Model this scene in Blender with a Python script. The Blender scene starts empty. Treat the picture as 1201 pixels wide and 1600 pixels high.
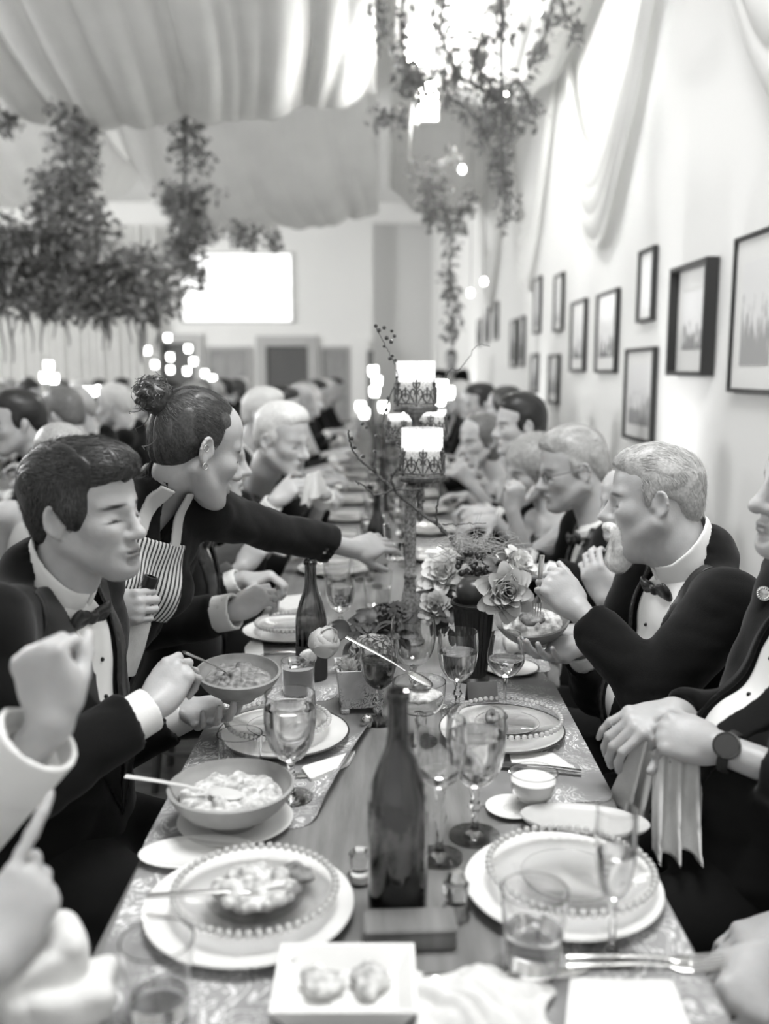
import bpy, math, random, time; _T0 = time.time()
import numpy as np
from mathutils import Vector, Matrix
random.seed(7); rng = np.random.default_rng(7)
SC = bpy.context.scene
COL = SC.collection
# ------------------------------------------------------------------ camera
CAMH, FPX, PITCH, YAW = 1.5, 1450.0, math.atan(220/1450.0), math.atan(3.5/1450.0)
cd_ = bpy.data.cameras.new('camera'); cam = bpy.data.objects.new('camera', cd_); COL.objects.link(cam)
cam.location = (0, 0, CAMH); cam.rotation_euler = (math.pi/2-PITCH, 0, -YAW)
cd_.sensor_fit = 'VERTICAL'; cd_.sensor_height = 36; cd_.lens = FPX/1600*36
cd_.clip_start = .02; cd_.clip_end = 100
cd_.dof.use_dof = True; cd_.dof.focus_distance = 1.98; cd_.dof.aperture_fstop = 1.85
SC.camera = cam
SC.cycles.transparent_max_bounces = 24
# ------------------------------------------------------------------ world, lights, exposure
SC.view_settings.view_transform = 'Standard'; SC.view_settings.look = 'None'
SC.view_settings.gamma = 1; SC.view_settings.use_curve_mapping = False
SC.view_settings.exposure = 0.62
W = bpy.data.worlds.new('world'); SC.world = W; W.use_nodes = True
W.node_tree.nodes['Background'].inputs[0].default_value = (1, 1, 1, 1)
W.node_tree.nodes['Background'].inputs[1].default_value = .5
def area(name, loc, size, power, target=None, sy=None):
    l = bpy.data.lights.new(name, 'AREA'); l.energy = power; l.size = size
    if sy: l.shape = 'RECTANGLE'; l.size_y = sy
    o = bpy.data.objects.new(name, l); COL.objects.link(o); o.location = loc
    if target is not None:
        o.rotation_euler = (Vector(target)-Vector(loc)).to_track_quat('-Z', 'Y').to_euler()
    return o
# lamps of the hall that hang outside the picture: one over the near end of the table, two over the neighbouring tables to the left
area('ceiling_lamp_offscreen', (.3, 1.6, 4.3), 1.2, 85, (0, 2.0, 1.0), 1.2)
for nm, loc, pw in (('hall_lamp_left_offscreen', (-6.3, 6.0, 3.3), 300), ('hall_lamp_left_far_offscreen', (-10.4, 16.0, 3.6), 800)):
    l = bpy.data.lights.new(nm, 'POINT'); l.energy = pw; l.shadow_soft_size = .4; o = bpy.data.objects.new(nm, l); COL.objects.link(o); o.location = loc
# ------------------------------------------------------------------ pixel helpers (1201 x 1600 frame)
_ct, _st, _cy, _sy = math.cos(PITCH), math.sin(PITCH), math.cos(YAW), math.sin(YAW)
_R = np.array([_cy, -_sy, 0]); _F = np.array([_sy*_ct, _cy*_ct, -_st]); _U = np.cross(_R, _F)
CP = np.array([0, 0, CAMH])
def ray(px, py): return _F + _R*((px-600.5)/FPX) - _U*((py-800)/FPX)
def D(px, py, zc): return CP + ray(px, py)*zc                      # at camera depth zc (FPX/zc = pixels per metre)
def Q(px, py, Y): r = ray(px, py); return CP + r*(Y/r[1])           # on the plane y = Y
def T(px, py, z=.75): r = ray(px, py); return CP + r*((z-CAMH)/r[2])  # on the horizontal plane z
def WX(px, py, X=1.5): r = ray(px, py); return CP + r*(X/r[0])      # on the wall plane x = X
# ------------------------------------------------------------------ tagging
def new_obj(name, data, parent=None):
    o = bpy.data.objects.new(name, data); COL.objects.link(o)
    if parent is not None: o.parent = parent
    return o
def tag(o, label=None, cat=None, group=None, kind=None):
    if label: o['label'] = label
    if cat: o['category'] = cat
    if group: o['group'] = group
    if kind: o['kind'] = kind
    return o
def thing(name, label, cat, loc=(0, 0, 0), rz=0, group=None):
    o = new_obj(name, None); o.location = tuple(float(v) for v in loc); o.rotation_euler = (0, 0, rz)
    o.empty_display_size = .02
    return tag(o, label, cat, group)
def copy_tree(o, parent=None):
    c = o.copy(); COL.objects.link(c); c.parent = parent
    for ch in list(o.children): copy_tree(ch, c)
    return c
def dup(o, loc, rz=0, label=None, group=None, scale=None):
    c = copy_tree(o); c.location = tuple(float(v) for v in loc); c.rotation_euler = (0, 0, rz)
    if scale is not None: c.scale = (scale,)*3 if np.isscalar(scale) else scale
    if label: c['label'] = label
    if group: c['group'] = group
    return c
# ------------------------------------------------------------------ materials (all grey: the place is seen in black and white)
MATS = {}
def mat(name, col=.5, rough=.5, metal=0., trans=0., ior=1.45, sss=0., emit=0., bump=None, var=None, sheen=0., spec=None, coat=0., attr=False, transl=0., alpha=None):
    if name in MATS: return MATS[name]
    m = bpy.data.materials.new(name); m.use_nodes = True; MATS[name] = m
    nt = m.node_tree; b = nt.nodes['Principled BSDF']; I = b.inputs
    c = (col, col, col*.985, 1) if np.isscalar(col) else (*col, 1)
    I['Base Color'].default_value = c; I['Roughness'].default_value = rough; I['Metallic'].default_value = metal
    I['Transmission Weight'].default_value = trans; I['IOR'].default_value = ior
    if sss: I['Subsurface Weight'].default_value = sss; I['Subsurface Radius'].default_value = (.012, .008, .006); I['Subsurface Scale'].default_value = 1.
    if emit: I['Emission Color'].default_value = (1, 1, .98, 1); I['Emission Strength'].default_value = emit
    if sheen: I['Sheen Weight'].default_value = sheen; I['Sheen Roughness'].default_value = .5
    if spec is not None: I['Specular IOR Level'].default_value = spec
    if coat: I['Coat Weight'].default_value = coat; I['Coat Roughness'].default_value = .1
    tc = nt.nodes.new('ShaderNodeTexCoord')
    src = None
    if attr:
        a = nt.nodes.new('ShaderNodeVertexColor'); a.layer_name = 'Col'; src = a.outputs['Color']
    if var:                       # (scale, amount, detail, stretch) colour variation of the stuff itself
        n = nt.nodes.new('ShaderNodeTexNoise'); n.inputs['Scale'].default_value = var[0]; n.inputs['Detail'].default_value = var[2] if len(var) > 2 else 4
        mp = nt.nodes.new('ShaderNodeMapping'); nt.links.new(tc.outputs['Object'], mp.inputs[0]); nt.links.new(mp.outputs[0], n.inputs['Vector'])
        if len(var) > 3: mp.inputs['Scale'].default_value = var[3]
        r = nt.nodes.new('ShaderNodeMapRange'); r.inputs[1].default_value = .3; r.inputs[2].default_value = .7
        r.inputs[3].default_value = 1-var[1]; r.inputs[4].default_value = 1+var[1]
        nt.links.new(n.outputs[0], r.inputs[0])
        mx = nt.nodes.new('ShaderNodeMix'); mx.data_type = 'RGBA'; mx.blend_type = 'MULTIPLY'; mx.inputs[0].default_value = 1
        if src is not None: nt.links.new(src, mx.inputs[6])
        else: mx.inputs[6].default_value = c
        nt.links.new(r.outputs[0], mx.inputs[7]); src = mx.outputs[2]
    if src is not None: nt.links.new(src, I['Base Color'])
    if bump:                      # (scale, strength, detail, stretch)
        n = nt.nodes.new('ShaderNodeTexNoise'); n.inputs['Scale'].default_value = bump[0]; n.inputs['Detail'].default_value = bump[2] if len(bump) > 2 else 4
        mp = nt.nodes.new('ShaderNodeMapping'); nt.links.new(tc.outputs['Object'], mp.inputs[0]); nt.links.new(mp.outputs[0], n.inputs['Vector'])
        if len(bump) > 3: mp.inputs['Scale'].default_value = bump[3]
        bp = nt.nodes.new('ShaderNodeBump'); bp.inputs['Strength'].default_value = bump[1]; bp.inputs['Distance'].default_value = .004
        nt.links.new(n.outputs[0], bp.inputs['Height']); nt.links.new(bp.outputs[0], I['Normal'])
    if transl:
        t = nt.nodes.new('ShaderNodeBsdfTranslucent'); t.inputs[0].default_value = c
        if src is not None: nt.links.new(src, t.inputs[0])
        ms = nt.nodes.new('ShaderNodeMixShader'); ms.inputs[0].default_value = transl
        nt.links.new(b.outputs[0], ms.inputs[1]); nt.links.new(t.outputs[0], ms.inputs[2])
        nt.links.new(ms.outputs[0], nt.nodes['Material Output'].inputs[0])
    return m
# ------------------------------------------------------------------ mesh helpers
def mesh_arrays(name, V, Fq, m=None, parent=None, smooth=True, colors=None, tris=False):
    V = np.asarray(V, np.float32); Fq = np.asarray(Fq, np.int32); k = Fq.shape[1]
    me = bpy.data.meshes.new(name); me.vertices.add(len(V)); me.vertices.foreach_set('co', V.ravel())
    me.loops.add(Fq.size); me.loops.foreach_set('vertex_index', Fq.ravel())
    me.polygons.add(len(Fq)); me.polygons.foreach_set('loop_start', np.arange(0, Fq.size, k, dtype=np.int32))
    if smooth: me.polygons.foreach_set('use_smooth', np.ones(len(Fq), bool))
    me.update(calc_edges=True)
    if colors is not None:
        a = me.color_attributes.new('Col', 'FLOAT_COLOR', 'POINT')
        c = np.ones((len(V), 4), np.float32); c[:, :3] = np.asarray(colors)[:, None]; a.data.foreach_set('color', c.ravel())
    if m is not None: me.materials.append(m)
    return new_obj(name, me, parent)
class MB:
    def __init__(s): s.V = []; s.F = []; s.n = 0
    def add(s, V, F):
        V = np.asarray(V, float).reshape(-1, 3); s.V.append(V); s.F += [tuple(int(i)+s.n for i in f) for f in F]; s.n += len(V); return s
    def box(s, c, d, R=None, bev=0):
        c = np.asarray(c, float); hx, hy, hz = [v/2 for v in d]
        if bev:
            b = min(bev, hx*.9, hy*.9, hz*.9); V = []
            for sx in (-1, 1):
                for sy_ in (-1, 1):
                    for sz in (-1, 1):
                        V += [(sx*hx, sy_*(hy-b), sz*(hz-b)), (sx*(hx-b), sy_*hy, sz*(hz-b)), (sx*(hx-b), sy_*(hy-b), sz*hz)]
            idx = lambda a, b_, c_, k: (a*4+b_*2+c_)*3+k
            F = []
            for k, (u, v) in enumerate(((1, 2), (0, 2), (0, 1))):
                for sd in (0, 1):
                    q = []
                    for (p, r) in ((0, 0), (1, 0), (1, 1), (0, 1)):
                        t = [0, 0, 0]; t[k] = sd; t[u] = p; t[v] = r; q.append(idx(*t, k))
                    F.append(q if (sd == 1) != (k == 1) else q[::-1])
            for k in range(3):
                u, v = [i for i in range(3) if i != k]
                for a in (0, 1):
                    for b2 in (0, 1):
                        t0 = [0, 0, 0]; t0[u] = a; t0[v] = b2; t1 = list(t0); t1[k] = 1
                        F.append([idx(*t0, u), idx(*t1, u), idx(*t1, v), idx(*t0, v)])
            for a in (0, 1):
                for b2 in (0, 1):
                    for c2 in (0, 1): F.append([idx(a, b2, c2, 0), idx(a, b2, c2, 1), idx(a, b2, c2, 2)])
            V = np.array(V)
        else:
            V = np.array([(x*hx, y*hy, z*hz) for x in (-1, 1) for y in (-1, 1) for z in (-1, 1)])
            F = [(0, 1, 3, 2), (4, 6, 7, 5), (0, 4, 5, 1), (2, 3, 7, 6), (0, 2, 6, 4), (1, 5, 7, 3)]
        if R is not None: V = V @ np.asarray(R).T
        return s.add(V+c, F)
    def lathe(s, prof, seg=32, c=(0, 0, 0), R=None, sx=1., sy=1.):
        prof = np.asarray(prof, float); n = len(prof); a = np.arange(seg)*2*math.pi/seg
        V = np.stack([np.outer(prof[:, 0], np.cos(a))*sx, np.outer(prof[:, 0], np.sin(a))*sy, np.repeat(prof[:, 1:2], seg, 1)], -1).reshape(-1, 3)
        if R is not None: V = V @ np.asarray(R).T
        F = [(i*seg+j, i*seg+(j+1) % seg, (i+1)*seg+(j+1) % seg, (i+1)*seg+j) for i in range(n-1) for j in range(seg)]
        ring = np.allclose(prof[0], prof[-1])
        if prof[0, 0] > 1e-6 and not ring: F.append(tuple(range(seg))[::-1])
        if prof[-1, 0] > 1e-6 and not ring: F.append(tuple((n-1)*seg+j for j in range(seg)))
        return s.add(V+np.asarray(c), F)
    def tube(s, pts, r, seg=8, cap=True, flat=1.):
        P = np.asarray(pts, float); n = len(P); r = np.full(n, r) if np.isscalar(r) else np.asarray(r, float)
        t = np.gradient(P, axis=0); t /= np.linalg.norm(t, axis=1)[:, None]+1e-12
        u = np.cross(t[0], (0, 0, 1)); u = u if np.linalg.norm(u) > .05 else np.cross(t[0], (1, 0, 0)); u /= np.linalg.norm(u)
        a = np.arange(seg)*2*math.pi/seg; V = []
        for i in range(n):
            u = u-t[i]*np.dot(u, t[i]); u /= np.linalg.norm(u)+1e-12; w = np.cross(t[i], u)
            V.append(P[i]+r[i]*(np.outer(np.cos(a), u)+flat*np.outer(np.sin(a), w)))
        F = [(i*seg+j, i*seg+(j+1) % seg, (i+1)*seg+(j+1) % seg, (i+1)*seg+j) for i in range(n-1) for j in range(seg)]
        if cap: F += [tuple(range(seg))[::-1], tuple((n-1)*seg+j for j in range(seg))]
        return s.add(np.concatenate(V), F)
    def grid(s, fn, nu, nv, close_u=False):
        U, Vv = np.meshgrid(np.linspace(0, 1, nu), np.linspace(0, 1, nv), indexing='ij')
        P = np.stack(fn(U, Vv), -1).reshape(-1, 3)
        F = [(i*nv+j, (i+1)*nv+j, (i+1)*nv+j+1, i*nv+j+1) for i in range(nu-1) for j in range(nv-1)]
        return s.add(P, F)
    def ball(s, c, r, seg=10, R=None):
        r = (r, r, r) if np.isscalar(r) else r
        n = max(4, seg//2); th = np.linspace(0, math.pi, n+1); ph = np.arange(seg)*2*math.pi/seg
        V = [(0, 0, 1)]+[(math.sin(t)*math.cos(p), math.sin(t)*math.sin(p), math.cos(t)) for t in th[1:-1] for p in ph]+[(0, 0, -1)]
        V = np.array(V)*r; F = [(0, 1+j, 1+(j+1) % seg) for j in range(seg)]
        for i in range(n-2): F += [(1+i*seg+j, 1+(i+1)*seg+j, 1+(i+1)*seg+(j+1) % seg, 1+i*seg+(j+1) % seg) for j in range(seg)]
        b = 1+(n-2)*seg; F += [(b+j, len(V)-1, b+(j+1) % seg) for j in range(seg)]
        if R is not None: V = V @ np.asarray(R).T
        return s.add(V+np.asarray(c), F)
    def build(s, name, m=None, parent=None, smooth=True, angle=None):
        me = bpy.data.meshes.new(name); me.from_pydata(np.concatenate(s.V).tolist(), [], s.F); me.update()
        if smooth:
            me.polygons.foreach_set('use_smooth', np.ones(len(me.polygons), bool))
            if angle is None: angle = 40
            me.set_sharp_from_angle(angle=math.radians(angle))
        if m is not None: me.materials.append(m)
        return new_obj(name, me, parent)
def rotz(a): c, s_ = math.cos(a), math.sin(a); return np.array([[c, -s_, 0], [s_, c, 0], [0, 0, 1.]])
def roty(a): c, s_ = math.cos(a), math.sin(a); return np.array([[c, 0, s_], [0, 1, 0], [-s_, 0, c]])
def rotx(a): c, s_ = math.cos(a), math.sin(a); return np.array([[1, 0, 0], [0, c, -s_], [0, s_, c]])
def unit(v): v = np.asarray(v, float); return v/(np.linalg.norm(v)+1e-12)
def frame(x, zhint):              # columns: x forward, y left, z up
    x = unit(x); z = np.asarray(zhint, float); z = unit(z-x*np.dot(x, z)); return np.stack([x, np.cross(z, x), z], 1)
def cr(pts, n=8):                 # Catmull-Rom through points
    P = np.asarray(pts, float); P = np.vstack([2*P[0]-P[1], P, 2*P[-1]-P[-2]]); out = []
    for i in range(1, len(P)-2):
        for t in np.linspace(0, 1, n, endpoint=False):
            a, b, c, d = P[i-1:i+3]
            out.append(.5*((2*b)+(-a+c)*t+(2*a-5*b+4*c-d)*t*t+(-a+3*b-3*c+d)*t**3))
    out.append(P[-2]); return np.array(out)
# ------------------------------------------------------------------ implicit surfaces (smooth unions of round shapes -> one continuous mesh)
def cap(a, b, r1, r2=None, k=.01, op='u'):
    a = np.asarray(a, float); b = np.asarray(b, float); r2 = r1 if r2 is None else r2; ba = b-a; L = np.dot(ba, ba)+1e-12
    def f(P):
        pa = P-a; h = np.clip(pa @ ba/L, 0, 1); q = pa-h[..., None]*ba
        return np.sqrt(np.einsum('...i,...i', q, q))-(r1+(r2-r1)*h)
    return (f, (a+b)/2, math.sqrt(L)/2+max(r1, r2), k, op)
def ell(c, r, R=None, k=.01, op='u'):
    c = np.asarray(c, float); r = np.asarray((r, r, r) if np.isscalar(r) else r, float)
    R = None if R is None else np.asarray(R, float)
    def f(P):
        q = P-c
        if R is not None: q = q @ R
        k0 = np.sqrt((((q/r))**2).sum(-1)); k1 = np.sqrt(((q/(r*r))**2).sum(-1))+1e-9
        return np.where(k0 < 1e-4, -r.min(), k0*(k0-1)/k1)
    return (f, c, r.max(), k, op)
def rbox(c, hd, rad, R=None, k=.005, op='u'):
    c = np.asarray(c, float); hd = np.asarray(hd, float)-rad
    def f(P):
        q = P-c
        if R is not None: q = q @ R
        q = np.abs(q)-hd
        return np.sqrt((np.maximum(q, 0)**2).sum(-1))+np.minimum(q.max(-1), 0)-rad
    return (f, c, float(np.linalg.norm(hd)+rad*2), k, op)
def fn(f, c, r, k=.004, op='u'): return (f, np.asarray(c, float), r, k, op)
def _smin(a, b, k):
    h = np.maximum(k-np.abs(a-b), 0)/k; return np.minimum(a, b)-h*h*k*.25
def seval(prims, P, C=None, R=0.):
    if C is None:
        C = P; Pk = P
    Dm = np.full(P.shape[:-1], 9., np.float64)
    for f, c, r, k, op in prims:
        if op == 'i': Dm = -_smin(-Dm, -f(P), k); continue
        sel = ((C-c)**2).sum(-1) < (r+R+k+.012)**2
        if not sel.any(): continue
        d = f(P[sel])
        if op == 'u': Dm[sel] = _smin(Dm[sel], d, k)
        elif op == 's': Dm[sel] = -_smin(-Dm[sel], d, k)
        elif op == 'd': Dm[sel] = Dm[sel]+d*np.clip(1-np.abs(Dm[sel])/.05, 0, 1)
    return Dm
def sdf_mesh(prims, h, pad=.0):
    B = 8; us = [p for p in prims if p[4] == 'u']
    lo = np.min([p[1]-p[2] for p in us], 0)-3*h-pad; hi = np.max([p[1]+p[2] for p in us], 0)+3*h+pad
    nb = np.ceil((hi-lo)/(h*B)).astype(int)+1
    I = np.stack(np.meshgrid(*[np.arange(n) for n in nb], indexing='ij'), -1)
    C = lo+(I*B+(B-1)/2)*h; Rb = h*B*.87
    cd = np.empty(nb)
    flat = C.reshape(-1, 3); out = []
    for i in range(0, len(flat), 40000): out.append(seval(prims, flat[i:i+40000, None, :], flat[i:i+40000], Rb*1.2))
    cd = np.concatenate(out).reshape(nb)
    act = np.abs(cd) < Rb*1.5+.012
    o = np.stack(np.meshgrid(*[np.arange(B)]*3, indexing='ij'), -1).reshape(-1, 3)*h
    ai = np.argwhere(act); base = lo+ai*B*h
    vals = np.empty((len(ai), B**3), np.float32)
    for i in range(0, len(ai), 400):
        b = base[i:i+400]; vals[i:i+400] = seval(prims, b[:, None, :]+o[None], b+(B-1)/2*h, Rb)
    G = np.repeat(np.repeat(np.repeat(cd.astype(np.float32), B, 0), B, 1), B, 2).reshape(nb[0], B, nb[1], B, nb[2], B)
    G[ai[:, 0], :, ai[:, 1], :, ai[:, 2], :] = vals.reshape(-1, B, B, B)
    G = G.reshape(nb*B)
    S = G < 0
    n0, n1, n2 = G.shape
    cnt = np.zeros((n0-1, n1-1, n2-1), np.int8)
    for a in (0, 1):
        for b in (0, 1):
            for c in (0, 1): cnt += S[a:n0-1+a, b:n1-1+b, c:n2-1+c]
    cells = np.argwhere((cnt > 0) & (cnt < 8))
    corner = np.array([(a, b, c) for a in (0, 1) for b in (0, 1) for c in (0, 1)])
    gv = np.stack([G[cells[:, 0]+a, cells[:, 1]+b, cells[:, 2]+c] for a, b, c in corner], 1)
    acc = np.zeros((len(cells), 3)); w = np.zeros(len(cells))
    for i in range(8):
        for j in range(i+1, 8):
            if np.abs(corner[i]-corner[j]).sum() != 1: continue
            m_ = (gv[:, i] < 0) != (gv[:, j] < 0)
            t = gv[m_, i]/(gv[m_, i]-gv[m_, j])
            acc[m_] += corner[i]+t[:, None]*(corner[j]-corner[i]); w[m_] += 1
    V = lo+(cells+acc/w[:, None])*h
    key = lambda c: (c[:, 0]*n1+c[:, 1])*n2+c[:, 2]
    ck = key(cells.astype(np.int64)); Fs = []
    for ax in range(3):
        e = [slice(None)]*3; e2 = [slice(None)]*3; e[ax] = slice(0, -1); e2[ax] = slice(1, None)
        a_, b_ = S[tuple(e)], S[tuple(e2)]
        ed = np.argwhere(a_ != b_).astype(np.int64); u, v = (ax+1) % 3, (ax+2) % 3
        ok = (ed[:, u] > 0) & (ed[:, v] > 0) & (ed[:, u] < G.shape[u]-1) & (ed[:, v] < G.shape[v]-1); ed = ed[ok]
        du = np.zeros(3, np.int64); du[u] = 1; dv = np.zeros(3, np.int64); dv[v] = 1
        q = np.stack([np.searchsorted(ck, key(ed-du-dv)), np.searchsorted(ck, key(ed-dv)), np.searchsorted(ck, key(ed)), np.searchsorted(ck, key(ed-du))], 1)
        fl = ~S[ed[:, 0], ed[:, 1], ed[:, 2]]; q[fl] = q[fl][:, ::-1]
        Fs.append(q)
    Fq = np.concatenate(Fs)
    return V, Fq
def relax(V, Fq, it=1, lam=.5):
    for _ in range(it):
        i = np.concatenate([Fq.T.ravel(), np.roll(Fq.T, -1, 0).ravel()]); j = np.concatenate([np.roll(Fq.T, -1, 0).ravel(), Fq.T.ravel()])
        n = np.bincount(i, minlength=len(V)); acc = np.stack([np.bincount(i, V[j, c], len(V)) for c in range(3)], 1)
        V = V+lam*(acc/np.maximum(n, 1)[:, None]-V)
    return V
def blob(name, prims, h, m, parent=None, it=1, paint=None, base=.5, origin=None):
    V, Fq = sdf_mesh(prims, h)
    if it: V = relax(V, Fq, it)
    colors = None
    if paint is not None:
        colors = np.full(len(V), base)
        for c, r, R, val, soft in paint:
            q = (V-np.asarray(c)); q = q @ R if R is not None else q
            d = np.sqrt(((q/np.asarray(r))**2).sum(1)); w = np.clip((1+soft-d)/(2*soft), 0, 1); w = w*w*(3-2*w)
            colors = colors*(1-w)+val*w
    if origin is not None: V = V-np.asarray(origin)
    return mesh_arrays(name, V, Fq, m, parent, True, colors)
def wrinkle(amp, freq, seed=0, dirs=None):
    r = np.random.default_rng(seed); ks = r.normal(size=(5, 3)); ks /= np.linalg.norm(ks, axis=1)[:, None]
    if dirs is not None: ks = np.array([unit(np.asarray(dirs)+.45*k) for k in ks])
    ph = r.uniform(0, 6.28, 5); fr = freq*r.uniform(.6, 1.7, 5); w2 = r.normal(size=(3, 3))*freq*.35
    def f(P):
        q = P+.35/freq*np.sin(P @ w2)
        s = 0
        for k, p, q_ in zip(ks, ph, fr): s = s+np.sin(q @ k*q_+p)
        s = s/2.2
        return amp*(1-2*np.sqrt(np.abs(s)+.02))*.6+amp*.3*s
    return (f, np.zeros(3), 1e3, 0, 'd')
# ================================================================== the room
XW, YB, ZC = 1.5, 26., 6.
M_wall = mat('plaster_white', .9, .8, bump=(3, .05))
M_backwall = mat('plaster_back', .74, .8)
M_drape = mat('voile_white', .88, .9, transl=.32, var=(2.5, .04))
M_floor = mat('parquet', .22, .35, var=(4, .35, 3, (1, 8, 1)))
M_woodpanel = mat('panel_wood', .34, .5, var=(6, .2, 4, (6, 1, 1)))
M_woodtrim = mat('trim_wood', .5, .5)
M_dark = mat('dark_fill', .12, .6)
def struct(o): o['kind'] = 'structure'; return o
struct(MB().box((-5, 11, -.05), (15, 32, .1)).build('floor', M_floor, smooth=False))
struct(MB().box((XW+.05, 11.5, 3), (.1, 31, 6)).build('wall_right', M_wall, smooth=False))
struct(MB().box((-12.05, 11.5, 3), (.1, 31, 6)).build('wall_left', M_wall, smooth=False))
struct(MB().box((-5.25, 11.5, ZC+.05), (13.7, 31, .1)).build('ceiling', M_wall, smooth=False))
# back wall with an alcove
a0, a1 = Q(582, 348, YB), Q(676, 348, YB); at_ = a0[2]
wb = MB()
wb.box(((-12+a0[0])/2, YB+.1, 3), (a0[0]+12, .2, 6)); wb.box(((a0[0]+XW)/2, YB+.1, (at_+6)/2), (XW-a0[0], .2, 6-at_))
wb.box(((a1[0]+XW)/2, YB+.1, at_/2), (XW-a1[0], .2, at_)) if a1[0] < XW else None
struct(wb.build('wall_back', M_wall, smooth=False))
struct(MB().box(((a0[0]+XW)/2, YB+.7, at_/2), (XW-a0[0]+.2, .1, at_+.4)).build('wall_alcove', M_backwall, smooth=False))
def rect_on_back(px0, py0, px1, py1): A = Q(px0, py0, YB); B = Q(px1, py1, YB); return A[0], B[0], B[2], A[2]
# panelled doors and surrounds
def back_door(n, px0, pytop, px1, dark, border):
    x0, x1, _, zt = rect_on_back(px0, pytop, px1, pytop+10)
    root = struct(new_obj('door_%d' % n, None)); root.location = ((x0+x1)/2, YB, 0); w = (x1-x0)
    f = MB(); b = border
    f.box((-w/2+b/2, -.06, zt/2), (b, .12, zt), bev=.01); f.box((w/2-b/2, -.06, zt/2), (b, .12, zt), bev=.01); f.box((0, -.06, zt-b/2), (w-2*b, .12, b), bev=.01)
    f.build('door_frame', M_woodtrim, root)
    iw, ih = w-2*b, zt-b
    if dark:
        MB().box((0, -.02, ih/2), (iw, .03, ih)).build('door_shade_panel', M_dark, root)  # solid dark panel; the doorway's inner shade is put into its colour
    else:
        MB().box((0, -.025, ih/2), (iw, .04, ih)).build('door_leaf', M_woodpanel, root)
        for s_ in (-1, 1):
            for (za, zb) in ((.15, .9), (1.0, ih-.12)):
                MB().box((s_*iw/4, -.055, (za+zb)/2), (iw/2-.14, .03, zb-za), bev=.012).build('door_panel', M_woodpanel, root)
    return root
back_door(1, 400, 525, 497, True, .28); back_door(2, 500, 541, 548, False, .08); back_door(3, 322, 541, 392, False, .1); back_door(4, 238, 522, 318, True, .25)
x0, x1, _, zt = rect_on_back(549, 530, 578, 540)
struct(MB().box(((x0+x1)/2, YB-.12, zt/2), (x1-x0, .24, zt), bev=.02).build('trim_1', mat('white_paint', .9, .5)))
x0, x1, _, zt = rect_on_back(574, 548, 583, 560)
tag(MB().box(((x0+x1)/2, YB-.3, zt/2), (x1-x0, .12, zt), bev=.02).build('speaker_column', M_dark), 'slim black column loudspeaker standing by the alcove of back wall', 'loudspeaker')
# projection screen
x0, x1, z0, z1 = rect_on_back(285, 398, 456, 502)
scr = thing('projection_screen', 'bright wide projection screen on the far wall above the doors', 'screen', ((x0+x1)/2, YB-.08, z0))
m = mat('screen_light', .9, .6); nt = m.node_tree
nz = nt.nodes.new('ShaderNodeTexNoise'); nz.inputs['Scale'].default_value = 1.3; nz.inputs['Detail'].default_value = 2
tc = nt.nodes.new('ShaderNodeTexCoord'); mp = nt.nodes.new('ShaderNodeMapping'); mp.inputs['Scale'].default_value = (.6, 1, 1.8)
rp = nt.nodes.new('ShaderNodeMapRange'); rp.inputs[1].default_value = .35; rp.inputs[2].default_value = .6; rp.inputs[3].default_value = .75; rp.inputs[4].default_value = 1.15
nt.links.new(tc.outputs['Object'], mp.inputs[0]); nt.links.new(mp.outputs[0], nz.inputs['Vector']); nt.links.new(nz.outputs[0], rp.inputs[0])
nt.links.new(rp.outputs[0], nt.nodes['Principled BSDF'].inputs['Emission Strength']); nt.nodes['Principled BSDF'].inputs['Emission Color'].default_value = (1, 1, 1, 1)
MB().box((0, 0, (z1-z0)/2), (x1-x0, .04, z1-z0)).build('screen_surface', m, scr, smooth=False)
fb = MB()
for sx in (-1, 1): fb.box((sx*(x1-x0+.05)/2, 0, (z1-z0)/2), (.05, .07, z1-z0+.1))
for zz in (-.025, z1-z0+.025): fb.box((0, 0, zz), (x1-x0, .07, .05))
fb.build('screen_frame', mat('grey_metal', .35, .4), scr, smooth=False)
# pleated white curtain on the far left of the back wall
xa, xb = Q(0, 0, YB)[0]-1.2, Q(236, 0, YB)[0]
def curt(u, v):
    x = xa+(xb-xa)*u; return x, YB-.45+.09*np.sin(u*150)+.05*np.sin(u*61+1), .03+5.3*v
cu = MB().grid(curt, 400, 2).build('curtain', M_drape, angle=180)
tag(cu, 'floor length white pleated curtain along the far wall', 'curtain')
# ------------------------------------------------------------------ ceiling drapery: sagging voile panels slung in bays
def ceiling_drape(xa, xb, ys, zlow, ztop, curl, label, seed):
    r = np.random.default_rng(seed); ph = r.uniform(0, 6, 6)
    def f(u, v):
        x = xa+(xb-xa)*u; y = ys[0]+(ys[-1]-ys[0])*v; z = np.zeros_like(y)
        i = np.clip(np.searchsorted(ys, y, side='right')-1, 0, len(ys)-2); ya = np.take(ys, i); yb = np.take(ys, i+1)
        t = (y-ya)/(yb-ya)
        z = ztop-(ztop-zlow)*(1-(2*t-1)**2)**.8
        z = z+curl[0]*np.exp(-((x-xa)/.22)**2)+curl[1]*np.exp(-((x-xb)/.25)**2)+.12*np.sin(x*.9+ph[0])*np.sin(math.pi*t)
        q = x+.12*np.sin(y*.7+ph[1])+.05*np.sin(y*1.9+x)
        fold = 0
        for k, fr in enumerate((3.1, 6.3, 11.3)): fold = fold+np.abs(np.sin(q*fr+ph[k+2]+.25*np.sin(y*.5+k)))**.6/(1+k*.6)
        return x, y, z-.075*fold*np.sin(math.pi*t)**.5
    o = MB().grid(f, 130, 100).build('ceiling_drape', M_drape, angle=180)
    return tag(o, label, 'drape')
YS = np.array([4.45, 10.15, 15.85])
ceiling_drape(-3.15, -.05, YS, 3.62, 5.3, (.55, .1), 'sheer white voile swagged in deep bays across the ceiling, middle panel', 3)
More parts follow.
